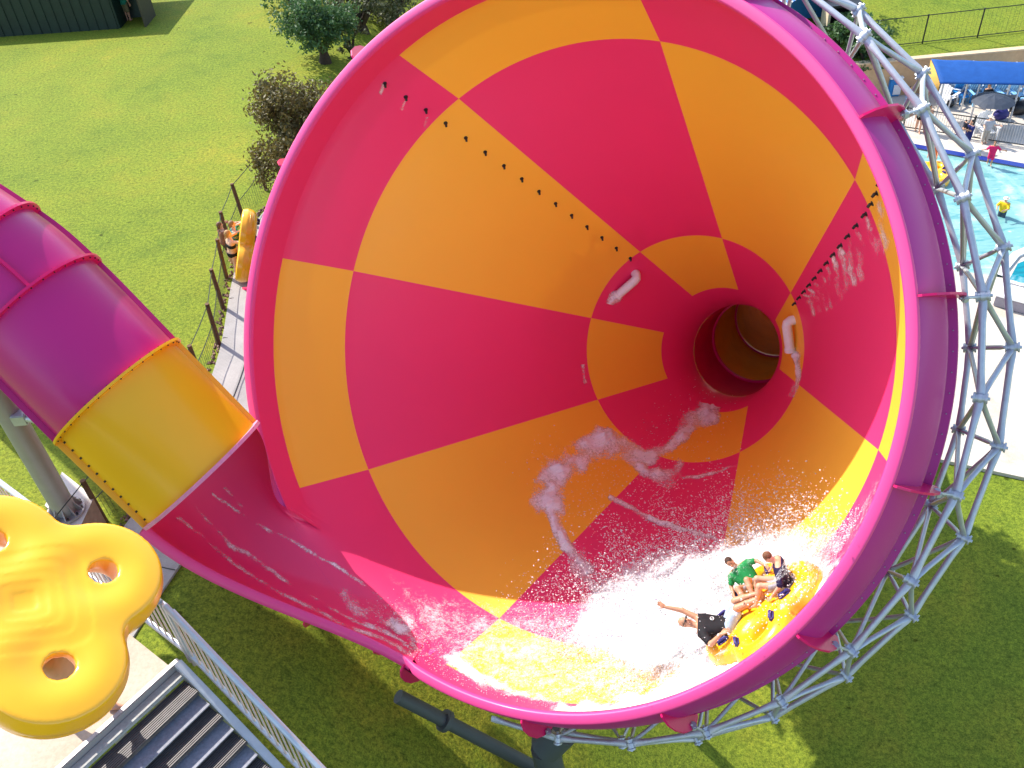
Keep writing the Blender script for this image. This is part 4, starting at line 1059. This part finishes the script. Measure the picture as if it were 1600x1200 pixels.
#@@PART4
# ------------------------------------------------------------------ rafts
def raft_mesh():
    h = .026; lo = np.array([-1.5, -1.5, -.38]); n = np.array([116, 116, 30])
    g = np.stack(np.meshgrid(*[lo[i]+h*np.arange(n[i]) for i in range(3)], indexing='ij'), -1)
    Dv = np.full(g.shape[:3], 1.)
    for k in range(4):
        c = np.array([.72*math.cos(k*math.pi/2), .72*math.sin(k*math.pi/2)])
        q = np.hypot(g[..., 0]-c[0], g[..., 1]-c[1]); d = np.hypot(q-.44, g[..., 2]*1.0)-.235
        Dv = smin(Dv, d, .16)
    # flat laced-on floor
    qs = [np.hypot(g[..., 0]-.74*math.cos(k*math.pi/2), g[..., 1]-.74*math.sin(k*math.pi/2))-.63 for k in range(4)]
    fl = np.minimum.reduce(qs); fl = smin(fl, np.maximum(np.abs(g[..., 0]), np.abs(g[..., 1]))-.66, .2)
    floor_ = np.maximum(fl, np.abs(g[..., 2]+.165)-.065); Dv = smin(Dv, floor_, .14)
    for k in range(4):
        q = np.hypot(g[..., 0]-.80*math.cos(k*math.pi/2), g[..., 1]-.80*math.sin(k*math.pi/2)); Dv = np.maximum(Dv, -(q-.145)) if True else Dv
    # stepped square panel under the middle
    c, s = math.cos(math.pi/4*0+.3), math.sin(.3)
    X = np.abs(g[..., 0]*c+g[..., 1]*s); Y = np.abs(-g[..., 0]*s+g[..., 1]*c); sq = (X**7+Y**7)**(1/7)
    gro = 0
    rec = sum(.006*sstep((q_-sq)/.02) for q_ in (.60, .45, .33, .22, .12))
    Dv = np.where(g[..., 2] < -.10, Dv+rec+gro, Dv)
    return nets(Dv, lo, h)
RV, RFc = raft_mesh()
def make_raft(label, group):
    r = empty('clover_raft', (0, 0, 0), label, 'raft', group)
    ib = mesh('inflated_body', RV, RFc, mRaft, r, True, True)
    for k in range(4):
        for s in (-1, 1):
            a0_ = k*math.pi/2; c = np.array([.74*math.cos(a0_), .74*math.sin(a0_), 0]); t = a0_+s*math.pi/2*.95
            d_ = np.array([math.cos(t), math.sin(t), 0]); p = c+d_*.43+[0, 0, .262]; e_ = np.array([-d_[1], d_[0], 0])
            b = MB(); b.tube([p-e_*.12-[0, 0, .03], p-e_*.08+[0, 0, .035], p+e_*.08+[0, 0, .035], p+e_*.12-[0, 0, .03]], [.03, .034, .034, .03], 8); b.box(p-[0, 0, .014], [.20, .10, .02], np.stack([e_, d_, [0, 0, 1]])); b.obj('grab_handle', mNavy, r, True, local=True)
    # welded seam round the side
    pts = []
    for t in np.linspace(0, 2*math.pi, 120, endpoint=False):
        d_ = np.array([math.cos(t), math.sin(t)]); ss = np.linspace(1.5, .5, 200)
        m_ = min(range(200), key=lambda i: 0) if False else None
        best = .8
        for s_ in ss:
            v_ = min(np.hypot(s_*d_[0]-.74*math.cos(k*math.pi/2), s_*d_[1]-.74*math.sin(k*math.pi/2)) for k in range(4))-.655
            if v_ < .0: best = s_; break
        pts.append([best*d_[0]*1.0, best*d_[1]*1.0, .02])
    pts.append(pts[0]); b = MB(); b.tube(pts, .012, 5, cap=False); b.obj('seam', mRaftC, ib, True, local=True)
    return r
def place(o, loc, X, Y, Z):
    m = Matrix(np.stack([X, Y, Z], 1).tolist()).to_4x4(); o.rotation_euler = m.to_euler(); o.location = [float(v) for v in loc]
def ortho(Z, X):
    Z = np.asarray(Z, float); Z = Z/np.linalg.norm(Z); X = np.asarray(X, float); X = X-Z*(X@Z); X /= np.linalg.norm(X); return X, np.cross(Z, X), Z
th_r, s_r = 40.3, -1.05
al = math.atan((6.543-6.0)/1.73*.8)
Nr = -ER(th_r)*math.cos(al)-AX*math.sin(al)
Yr0 = np.cross(Nr, -ET(th_r)); Nr = Nr*math.cos(.21)-Yr0*math.sin(.21)     # banked towards the open side
rX, rY, rZ = ortho(Nr, -ET(th_r))
rc = FP(r_in(s_r), s_r, th_r)+rZ*.25
raft = make_raft('yellow clover raft carrying three riders high on the funnel wall', 'yellow clover rafts'); place(raft, rc, rX, rY, rZ); raft.scale = (.88,)*3
r2 = copy_tree(raft); r2['label'] = 'large yellow clover raft carried overhead on the cream deck, seen from below'
vr = D(ray(36, 958)); vr /= np.linalg.norm(vr)
nz = -vr*.72+np.array([0, 0, 1])*.45; nz /= np.linalg.norm(nz)
dirl_ = D([.97, -.33, 0]); x_ = D([.546, -.193, .552]); y_ = D([.495, .554, -.296]); x_, y_, z_ = ortho(np.cross(x_, y_), x_); rc2 = at_d(36, 958, 9.396); place(r2, rc2, x_, y_, z_); r2.scale = (1, 1, 1)
r3 = copy_tree(raft); r3['label'] = 'yellow clover raft held upright on edge by bathers on the grey path'
g3 = on_terr(402, 438); x_, y_, z_ = ortho(D([.955, .10, .28]), D([.10, -.62, -.77])); r3.scale = (.92, .92, .92); place(r3, g3+[0, 0, 1.25], x_, y_, z_)
r4 = copy_tree(raft); r4['label'] = 'yellow clover raft floating empty at the edge of the pool'
x_, y_, z_ = ortho([0, 0, 1], [1, .4, 0]); place(r4, on_z(1446, 270, .1), x_, y_, z_); r4.scale = (1, 1, 1)
# ------------------------------------------------------------------ people
SK1, SK2, SK3 = (.62, .33, .21), (.52, .26, .15), (.70, .42, .29)
def V3(*a): return np.array(a, float)
def nrm(v): v = np.asarray(v, float); return v/np.linalg.norm(v)
def person(label, J, h, origin, basis, skin=SK1, top=None, bottom=None, suit=None, hair=('short', (.05, .025, .012)), hat=None, vox=None, group=None, pattern=None, glasses=False, emblem=False, curl=.25, footdir=None):
    """J: joints in a local frame (metres). One continuous body; hair and clothing are children."""
    root = empty('person', origin, label, 'person', group)
    X, Y, Z = basis; place(root, origin, X, Y, Z)
    vox = vox or h*.0075
    hips, neck = J['hips'], J['neck']; up = nrm(neck-hips)
    sL, sR = J['shL'], J['shR']; acr = nrm(sL-sR); fr = nrm(np.cross(up, acr)) * -1
    if 'front' in J and fr@J['front'] < 0: fr = -fr
    hL, hR = hips+acr*.052*h, hips-acr*.052*h
    hu = nrm(J.get('headup', up)); hf = J.get('face', fr); hf = nrm(hf-hu*(hf@hu)); hs = np.cross(hf, hu)
    hc = J.get('head', neck+hu*.105*h)
    hx = np.stack([hs, hf, hu])
    wL, wR = sL*.62+hips*.38+acr*.0, sR*.62+hips*.38
    def torso(o=0, lowk=0):
        k = .05*h
        return [('c', hL*.75+hips*.25, sL*.55+wL*.45, .062*h+o, .058*h+o, k), ('c', hR*.75+hips*.25, sR*.55+wR*.45, .062*h+o, .058*h+o, k),
                ('c', hips, neck-up*.09*h, .070*h+o, .072*h+o, k), ('c', sL*.9+sR*.1, sR*.9+sL*.1, .037*h+o, .037*h+o, k),
                ('e', hips-fr*.02*h, [.085*h+o, .075*h+o, .075*h+o], np.stack([acr, fr, up]), k)]
    body = torso()
    body += [('c', neck-up*.03*h, hc-hu*.03*h, .034*h, .031*h, .02*h),
             ('e', hc+hu*.012*h-hf*.004*h, [.044*h, .056*h, .060*h], hx, .01*h), ('e', hc-hu*.030*h+hf*.018*h, [.034*h, .036*h, .036*h], hx, .02*h),
             ('c', hc+hf*.052*h+hu*.004*h, hc+hf*.066*h-hu*.012*h, .006*h, .0095*h, .008*h),
             ('c', hc+hf*.050*h-hu*.031*h-hs*.012*h, hc+hf*.050*h-hu*.031*h+hs*.012*h, .0065*h, .0065*h, .006*h),
             ('e', hc+hs*.046*h-hu*.005*h, [.007*h, .012*h, .019*h], hx, .006*h), ('e', hc-hs*.046*h-hu*.005*h, [.007*h, .012*h, .019*h], hx, .006*h)]
    for s_, sh, el, wr in (('L', sL, J['elL'], J['wrL']), ('R', sR, J['elR'], J['wrR'])):
        body += [('c', sh, el, .033*h, .025*h, .022*h), ('c', el, wr, .026*h, .0175*h, .012*h)]
        d_ = nrm(J.get('hd'+s_, wr-el)); pn = J.get('pn'+s_, fr); pn = nrm(pn-d_*(pn@d_)); sd_ = np.cross(d_, pn)*(1 if s_ == 'L' else -1)
        pc_ = wr+d_*.030*h
        fr_ = max(.0058*h, vox*.80)
        body.append(('e', pc_+d_*.006*h, [.026*h, .012*h, .034*h], np.stack([sd_, pn, d_]), .01*h))
        for i, (o_, l_) in enumerate(((-1.45, .040), (-.48, .046), (.48, .043), (1.45, .033))):
            b0_ = wr+d_*.055*h+sd_*o_*.0135*h; fd_ = nrm(d_+sd_*o_*.12+pn*curl*(.6+.15*i)); m_ = b0_+fd_*l_*.5*h; f2 = nrm(fd_+pn*curl*1.3)
            body += [('c', b0_-d_*.012*h, m_, fr_*1.05, fr_, .002*h), ('c', m_, m_+f2*l_*.5*h, fr_, fr_*.85, .002*h)]
        tb = wr+d_*.022*h-sd_*.020*h; tdv = nrm(d_*.75-sd_*.75+pn*.25)
        body += [('c', tb, tb+tdv*.026*h, fr_*1.3, fr_*1.1, .006*h), ('c', tb+tdv*.026*h, tb+tdv*.026*h+nrm(tdv+d_*.5)*.020*h, fr_*1.1, fr_*.9, .002*h)]
    for s_, hp, kn, an in (('L', hL, J['knL'], J['anL']), ('R', hR, J['knR'], J['anR'])):
        body += [('c', hp, kn, .056*h, .036*h, .03*h), ('c', kn, kn*.6+an*.4, .037*h, .036*h, .015*h), ('c', kn*.6+an*.4, an, .035*h, .022*h, .012*h)]
        fd_ = nrm(J.get('ft'+s_, fr)); dn_ = nrm(an-kn); 
        hl = an+dn_*.022*h-fd_*.022*h; body += [('c', hl, an+dn_*.028*h+fd_*.085*h, .022*h, .014*h, .012*h), ('c', an, an+dn_*.022*h+fd_*.05*h, .022*h, .016*h, .012*h)]
    V, Fq = sdf(body, vox); bo = mesh('body', V, Fq, skin_mat(skin), root, True, True)
    for s_ in (-1, 1):
        e_ = hc+hf*.0505*h+hs*s_*.019*h+hu*.010*h; V, Fq = sdf([('e', e_, [.0075*h, .005*h, .005*h], hx, .001)], max(.003*h, .002)); mesh('eye', V, Fq, mDark, root, True, True)
    ov = max(.010*h, vox*1.15)
    if top:
        c_, sleeve = top; pr_ = torso(ov)
        for sh, el in ((sL, J['elL']), (sR, J['elR'])): pr_.append(('c', sh, sh+(el-sh)*sleeve, .035*h+ov, (.035-.007*sleeve)*h+ov*1.1, .02*h))
        V, Fq = sdf(pr_, vox, [(neck+up*.000*h, nrm(up+hf*0)), (hips-up*.03*h, -up)]); sh_o = mesh('shirt', V, Fq, cloth(c_), root, True, True)
    if bottom:
        c_, ln = bottom; o2 = ov*1.1; pr_ = [('e', hips-fr*.02*h, [.085*h+o2, .078*h+o2, .078*h+o2], np.stack([acr, fr, up]), .04*h), ('c', hL*.75+hips*.25, hL+up*.06*h, .062*h+o2, .060*h+o2, .04*h), ('c', hR*.75+hips*.25, hR+up*.06*h, .062*h+o2, .060*h+o2, .04*h)]
        for hp, kn in ((hL, J['knL']), (hR, J['knR'])): pr_.append(('c', hp, hp+(kn-hp)*ln, .056*h+o2, (.056-.016*ln)*h+o2*1.6, .015*h))
        V, Fq = sdf(pr_, vox, [(hips+up*.07*h, up)]); mesh('shorts', V, Fq, pattern or cloth(c_), root, True, True)
    if suit:
        kind, c_ = suit
        if kind == 'one': V, Fq = sdf(torso(ov), vox, [(neck-up*.075*h, up), (hips-up*.075*h, -up)]); mesh('swimsuit', V, Fq, cloth(c_), root, True, True)
        else:
            ch_ = neck-up*.14*h; V, Fq = sdf(torso(ov), vox, [(neck-up*.085*h, up), (neck-up*.155*h, -up)]); mesh('bikini_top', V, Fq, cloth(c_), root, True, True)
            V, Fq = sdf(torso(ov), vox, [(hips+up*.035*h, up), (hips-up*.08*h, -up)]); mesh('bikini_bottom', V, Fq, cloth(kind if isinstance(kind, tuple) else c_), root, True, True)
    if hair:
        st_, c_ = hair; pr_ = [('e', hc+hu*.020*h-hf*.012*h, [.050*h, .058*h, .058*h], hx, .01*h)]; cut = [(hc+hf*.028*h+hu*.012*h, nrm(hf*.8-hu*.9)), (hc-hu*.035*h, -hu)]
        if st_ == 'long':
            cut = [(hc+hf*.028*h+hu*.012*h, nrm(hf*.8-hu*.75))]; pr_ += [('c', hc-hf*.030*h, hc-hf*.050*h-hu*.13*h, .042*h, .030*h, .03*h)]
        if st_ == 'bun': pr_ += [('e', hc-hf*.065*h+hu*.03*h, [.025*h]*3, hx, .01*h)]
        V, Fq = sdf(pr_, vox, cut); mesh('hair', V, Fq, hairm(c_), root, True, True)
    if hat:
        pr_ = [('e', hc+hu*.045*h, [.052*h, .058*h, .040*h], hx, .01*h), ('e', hc+hu*.030*h, [.095*h, .10*h, .012*h+vox*.6], hx, .01*h)]
        V, Fq = sdf(pr_, vox); mesh('sun_hat', V, Fq, cloth(hat), root, True, True)
    if glasses:
        pr_ = [('e', hc+hf*.053*h+hs*s_*.020*h+hu*.010*h, [.017*h, .008*h, .012*h], hx, .002*h) for s_ in (-1, 1)]+[('c', hc+hf*.054*h+hs*.044*h+hu*.013*h, hc+hf*.054*h-hs*.044*h+hu*.013*h, .004*h, .004*h, .002*h), ('c', hc+hf*.050*h+hs*.047*h+hu*.013*h, hc-hf*.01*h+hs*.050*h+hu*.012*h, .004*h, .004*h, .001), ('c', hc+hf*.050*h-hs*.047*h+hu*.013*h, hc-hf*.01*h-hs*.050*h+hu*.012*h, .004*h, .004*h, .001)]
        V, Fq = sdf(pr_, .004); mesh('sunglasses', V, Fq, mDark, root, True, True)
    if emblem:
        c = neck-up*.14*h+fr*(.080*h+ov+.010)+acr*.0; b = MB(); ring = [c+acr*.045*math.cos(t)+up*.03*math.sin(t) for t in np.linspace(0, 2*math.pi, 25)]
        b.tube(ring, .006, 6, cap=False); b.tube([c-up*.022, c+up*.022], .005, 6); b.obj('emblem', mWhite, sh_o, True, True)
    return root
def stand(h, lean=0., arms=((.15, 0, -1, .1, .15, -1), (.15, 0, -1, .1, .15, -1)), legs=((0, 1., 0, 1.), (0, 1., 0, 1.)), headup=None, face=None):
    """standing joints: x to the person's left, y forward, z up. arms: upper dir (out,fwd,up), lower dir; legs: (fwd thigh, dn, fwd shin, dn)"""
    J = {}; hips = V3(0, 0, .525*h)
    an_z = []
    for s_, sg, (a, b_, c, d_) in (('L', -1, legs[0]), ('R', 1, legs[1])):
        kn = hips+V3(sg*.052*h, 0, 0)+nrm(V3(.02*sg, a, -b_))*.245*h; an = kn+nrm(V3(0, c, -d_))*.235*h; J['kn'+s_], J['an'+s_] = kn, an; an_z.append(an[2]); J['ft'+s_] = V3(.15*sg, 1, 0)
    up = nrm(V3(0, lean, 1)); neck = hips+up*.30*h; J['hips'], J['neck'] = hips, neck
    J['shL'] = neck+V3(-.108*h, 0, -.022*h); J['shR'] = neck+V3(.108*h, 0, -.022*h); J['front'] = V3(0, 1, 0)
    for s_, sg, ar in (('L', -1, arms[0]), ('R', 1, arms[1])):
        el = J['sh'+s_]+nrm(V3(sg*ar[0], ar[1], ar[2]))*.17*h; wr = el+nrm(V3(sg*ar[3], ar[4], ar[5]))*.145*h; J['el'+s_], J['wr'+s_] = el, wr; J['pn'+s_] = V3(-sg, .3, 0)
    dz = .045*h-min(an_z)
    for k in ('hips', 'neck', 'shL', 'shR', 'elL', 'elR', 'wrL', 'wrR', 'knL', 'knR', 'anL', 'anR'): J[k] = J[k]+V3(0, 0, dz)
    if headup is not None: J['headup'] = V3(*headup)
    if face is not None: J['face'] = V3(*face)
    return J
def yaw_basis(deg):
    """deg: direction the person faces, 0 = away from the camera, 90 = to the right of the picture"""
    a = math.radians(deg); y = np.array([math.sin(a), math.cos(a), 0]); z = np.array([0, 0, 1.]); x = np.cross(y, z); return x, y, z
# note: local x is the person's left
DN = (.18, .02, -1, .08, .18, -1)
# --- riders (raft frame: x = along the slide's rim, z = up out of the raft)
rb = (rX, rY, rZ)
def left_basis(): return rX, rY, rZ
hm = 1.74
man = {'hips': V3(-.60, 0, .16), 'neck': V3(-.98, .0, .52), 'shL': V3(-.95, .20, .50), 'shR': V3(-.93, -.20, .48), 'front': V3(.7, 0, .7),
       'elL': V3(-1.10, .30, .78), 'wrL': V3(-1.27, .30, 1.02), 'hdL': V3(-.25, .05, 1), 'pnL': V3(.8, -.5, 0), 'elR': V3(-.82, -.48, .36), 'wrR': V3(-.58, -.46, .38), 'hdR': V3(1, .1, -.15), 'pnR': V3(0, .3, -1),
       'knL': V3(-.22, .13, .40), 'anL': V3(.16, .12, .27), 'knR': V3(-.20, -.08, .38), 'anR': V3(.22, -.04, .25), 'ftL': V3(.35, .2, .9), 'ftR': V3(.35, -.1, .9),
       'head': V3(-1.10, .03, .70), 'headup': V3(-.45, .05, .9), 'face': V3(.8, -.35, .35)}
person('bald man in black shirt and pale shorts lying in raft with one arm raised', man, hm, rc, rb, SK2, ((.014, .013, .016), .75), ((.42, .52, .66), .75), None, None, None, .0095, None, None, True, True, .12)
hk = 1.36
kid1 = {'hips': V3(.66, .02, .16), 'neck': V3(.86, .04, .52), 'shL': V3(.84, -.12, .50), 'shR': V3(.84, .20, .50), 'front': V3(-1, 0, .5),
        'elL': V3(.72, -.34, .36), 'wrL': V3(.50, -.33, .30), 'hdL': V3(-1, .1, -.2), 'elR': V3(.74, .40, .40), 'wrR': V3(.58, .46, .32), 'hdR': V3(-.9, 0, -.3),
        'knL': V3(.36, -.06, .44), 'anL': V3(.10, -.10, .24), 'knR': V3(.36, .12, .48), 'anR': V3(.14, .12, .26), 'ftL': V3(-.8, 0, .4), 'ftR': V3(-.8, 0, .4), 'headup': V3(-.35, .1, .95), 'face': V3(-.9, .1, -.25), 'head': V3(.80, .06, .68)}
person('brown haired child in dark rash shirt at the far end of the raft', kid1, hk, rc, rb, SK1, ((.018, .012, .05), .95), ((.30, .28, .30), .5), None, ('short', (.17, .07, .03)), None, .0095)
kid2 = {'hips': V3(.0, .66, .16), 'neck': V3(-.02, .84, .54), 'shL': V3(.15, .82, .51), 'shR': V3(-.18, .82, .51), 'front': V3(0, -1, .5),
        'elL': V3(.34, .76, .44), 'wrL': V3(.44, .62, .34), 'hdL': V3(.3, -.8, -.3), 'elR': V3(-.34, .74, .36), 'wrR': V3(-.36, .56, .28), 'hdR': V3(0, -1, -.2),
        'knL': V3(.12, .36, .46), 'anL': V3(.06, .12, .26), 'knR': V3(-.12, .36, .44), 'anR': V3(-.10, .12, .24), 'ftL': V3(0, -.8, .4), 'ftR': V3(0, -.8, .4), 'headup': V3(-.1, -.2, .95), 'face': V3(.05, -.95, -.2), 'head': V3(-.03, .80, .70)}
person('child with dark wet hair in a green shirt sitting in the middle of the raft', kid2, hk, rc, rb, SK2, ((.02, .26, .07), .7), ((.40, .38, .42), .6), None, ('short', (.05, .025, .014)), None, .0095)
# --- path group
def on_path(px, py): return on_terr(px, py, .03)
person('blonde woman in black bikini lifting the near side of the path raft', stand(1.66, .06, ((.35, .9, -.1, .0, 1, .25), (.5, .8, -.1, .0, 1, .2)), ((.1, 1, -.15, 1), (-.12, 1, -.2, 1))), 1.66, on_path(375, 431), yaw_basis(62), SK3, None, None, ('two', (.012, .012, .014)), ('long', (.42, .24, .09)), None, .013)
person('woman in a teal top with light brown hair pushing the raft beside the fence post', stand(1.62, .04, ((.3, .9, .1, 0, 1, .2), (.3, .9, 0, 0, 1, .2))), 1.62, on_path(381, 414), yaw_basis(75), SK3, ((.03, .22, .20), .5), None, ('two', (.55, .55, .55)), ('long', (.26, .14, .06)), None, .013)
person('dark haired woman in a white bikini on the far side of the path raft', stand(1.62, .0, ((.3, .9, 0, 0, 1, .1), DN)), 1.62, on_path(402, 396), yaw_basis(-80), SK2, None, None, ('two', (.60, .60, .60)), ('bun', (.03, .015, .01)), None, .013)
person('brown haired bather half hidden behind the wooden fence post', stand(1.5, 0, (DN, DN)), 1.5, on_path(362, 410), yaw_basis(60), SK1, ((.25, .10, .06), .3), ((.10, .07, .05), .5), None, ('long', (.16, .08, .04)), None, .014)
# --- deck carrier under the big raft
pat = stripe_mat('patterned_shorts', (.015, .05, .05), (.10, .16, .12), 9.)
fd_ = on_z(176, 1108, ZD)
person('barefoot bather in dark patterned shorts under the big raft on the deck', stand(1.74, .05, ((.45, .4, .8, -.1, .3, 1), (.5, .2, .8, .0, .3, 1)), ((.35, 1, .1, 1), (-.3, 1, -.45, 1))), 1.74, on_z(150, 1118, ZD), yaw_basis(100), SK1, None, ((.02, .06, .06), .8), None, ('short', (.03, .02, .015)), None, .013, None, pat)
# --- pool side
def pd(px, py): return on_z(px, py, 0)
K = 1.0
person('older person in a grey shirt and sun hat standing behind the pool fence', stand(1.62, 0, ((.5, .3, -.8, .6, .6, .2), (.3, .3, -1, .2, .8, .1))), 1.62, pd(1537, 224), yaw_basis(190), SK3, ((.40, .40, .42), .5), ((.36, .33, .28), 1.7), None, None, (.70, .58, .44), .018)
person('child wrapped in a bright pink robe walking beside the pool', stand(1.35, 0, ((.7, .4, -.5, .9, .3, 0), (.7, .3, -.6, .8, .2, -.2)), ((.2, 1, 0, 1), (-.2, 1, -.3, 1))), 1.35, pd(1545, 258), yaw_basis(200), SK2, ((.72, .02, .12), .95), ((.72, .02, .12), .9), None, ('short', (.18, .08, .03)), None, .016)
person('woman in a navy dress holding a child against the pool fence', stand(1.62, 0, ((.3, .8, -.5, -.6, .8, .2), (.3, .8, -.5, -.6, .8, .2))), 1.62, pd(1508, 231), yaw_basis(250), SK2, ((.02, .025, .12), .8), ((.02, .025, .12), 1.2), None, ('bun', (.02, .012, .008)), None, .018)
p = pd(1508, 231)+np.array([-.35, -.05, .95])
person('small dark haired child carried by the woman in navy', stand(.85, 0, ((.3, .8, 0, 0, 1, 0), (.3, .8, 0, 0, 1, 0)), ((.9, .5, .1, 1), (.9, .5, .1, 1))), .85, p, yaw_basis(80), SK2, ((.02, .02, .03), .6), ((.02, .02, .03), .7), None, ('short', (.03, .015, .01)), None, .013)
person('woman in black swimsuit beyond the pool fence, seen through the truss', stand(1.66, 0, (DN, DN), ((.25, 1, .1, 1), (-.25, 1, -.2, 1))), 1.66, pd(1433, 206), yaw_basis(200), SK1, None, None, ('one', (.012, .012, .012)), ('long', (.25, .14, .06)), None, .018)
person('bather in red shorts a step right of the woman in black', stand(1.6, 0, (DN, DN)), 1.6, pd(1445, 207), yaw_basis(170), SK2, None, ((.35, .04, .03), .7), None, ('short', (.06, .03, .02)), None, .018)
sit = stand(1.6, .25, ((.2, .7, -.7, 0, 1, -.1), (.2, .7, -.7, 0, 1, -.1)), ((1, .12, .05, 1), (1, .12, .05, 1)))
person('brown haired woman in black sitting on a shade-tinted white chair under the canopy', sit, 1.62, pd(1536, 162), yaw_basis(170), SK1, ((.012, .012, .014), .6), ((.012, .012, .014), .8), None, ('long', (.20, .10, .04)), None, .018)
person('pink skinned bather standing beside the white chairs left of the canopy', stand(1.6, 0, (DN, DN)), 1.6, pd(1447, 158), yaw_basis(150), SK3, ((.55, .25, .22), .4), ((.50, .30, .28), .8), None, ('short', (.25, .14, .08)), None, .018)
person('child in a blue towel walking below the tan wall behind the truss', stand(1.4, 0, (DN, DN), ((.2, 1, .1, 1), (-.2, 1, -.2, 1))), 1.4, pd(1415, 170), yaw_basis(120), SK2, ((.16, .24, .42), .9), ((.16, .24, .42), .9), None, ('short', (.05, .03, .02)), None, .018)
person('bather in orange shorts bending over the floating raft', stand(1.6, .35, ((.2, .8, -.6, 0, .6, -.8), (.2, .8, -.6, 0, .6, -.8))), 1.6, pd(1457, 252)-np.array([0, 0, .35]), yaw_basis(215), SK1, ((.55, .16, .06), .2), ((.75, .16, .02), .8), None, ('short', (.30, .12, .05)), None, .018)
person('bather wading in the pool in a yellow rash shirt and pale hat', stand(1.55, .05, ((.4, .6, -.7, -.4, .9, -.1), (.4, .6, -.7, -.4, .9, -.1))), 1.55, pd(1565, 336)-np.array([0, 0, .55]), yaw_basis(230), SK1, ((.85, .55, .02), .9), ((.05, .07, .10), .8), None, None, (.72, .62, .50), .016)
pm = on_terr(202, 32)
person('person in a green shirt and khaki shorts at the end of the dark shed', stand(1.7, .1, ((.3, .5, -.8, 0, 1, .1), DN)), 1.7, pm, yaw_basis(20), SK1, ((.02, .20, .13), .5), ((.18, .16, .08), .9), None, ('short', (.03, .02, .01)), None, .018)
# ------------------------------------------------------------------ camera, sun, sky
cam = bpy.data.cameras.new('camera'); co = bpy.data.objects.new('camera', cam); COL.objects.link(co)
M3 = Matrix(np.stack([BAS[:, 0], -BAS[:, 1], -BAS[:, 2]], 1).tolist()); co.matrix_world = M3.to_4x4(); co.location = (0, 0, HC)
cam.sensor_width = 36; cam.lens = 36*F/1600; cam.clip_end = 3000; cam.clip_start = .1; S.camera = co
el_, az_ = math.radians(44), math.radians(136)
sd = np.array([math.cos(el_)*math.sin(az_), math.cos(el_)*math.cos(az_), -math.sin(el_)])
sun = bpy.data.lights.new('sun', 'SUN'); sun.energy = 3.1; sun.angle = math.radians(.5); sun.color = (1, .95, .86)
so = bpy.data.objects.new('sun', sun); COL.objects.link(so); so.location = (0, 0, 60); so.rotation_euler = Vector(sd).to_track_quat('-Z', 'Y').to_euler()
wd = bpy.data.worlds.new('World'); S.world = wd; wd.use_nodes = True; nt = wd.node_tree
sk = nt.nodes.new('ShaderNodeTexSky'); sk.sky_type = 'NISHITA'; sk.sun_disc = False
sk.sun_elevation = math.asin(-sd[2]); sk.sun_rotation = math.atan2(-sd[0], -sd[1])
nt.links.new(sk.outputs[0], nt.nodes['Background'].inputs[0]); nt.nodes['Background'].inputs[1].default_value = .15
S.view_settings.view_transform = 'Standard'; S.view_settings.look = 'None'; S.view_settings.exposure = 1.33; S.view_settings.gamma = 1
S.render.engine = 'CYCLES'; S.cycles.use_denoising = True; S.cycles.max_bounces = 10; S.cycles.diffuse_bounces = 5; S.cycles.transparent_max_bounces = 16
S.cycles.sample_clamp_indirect = 6; S.cycles.caustics_reflective = False; S.cycles.caustics_refractive = False
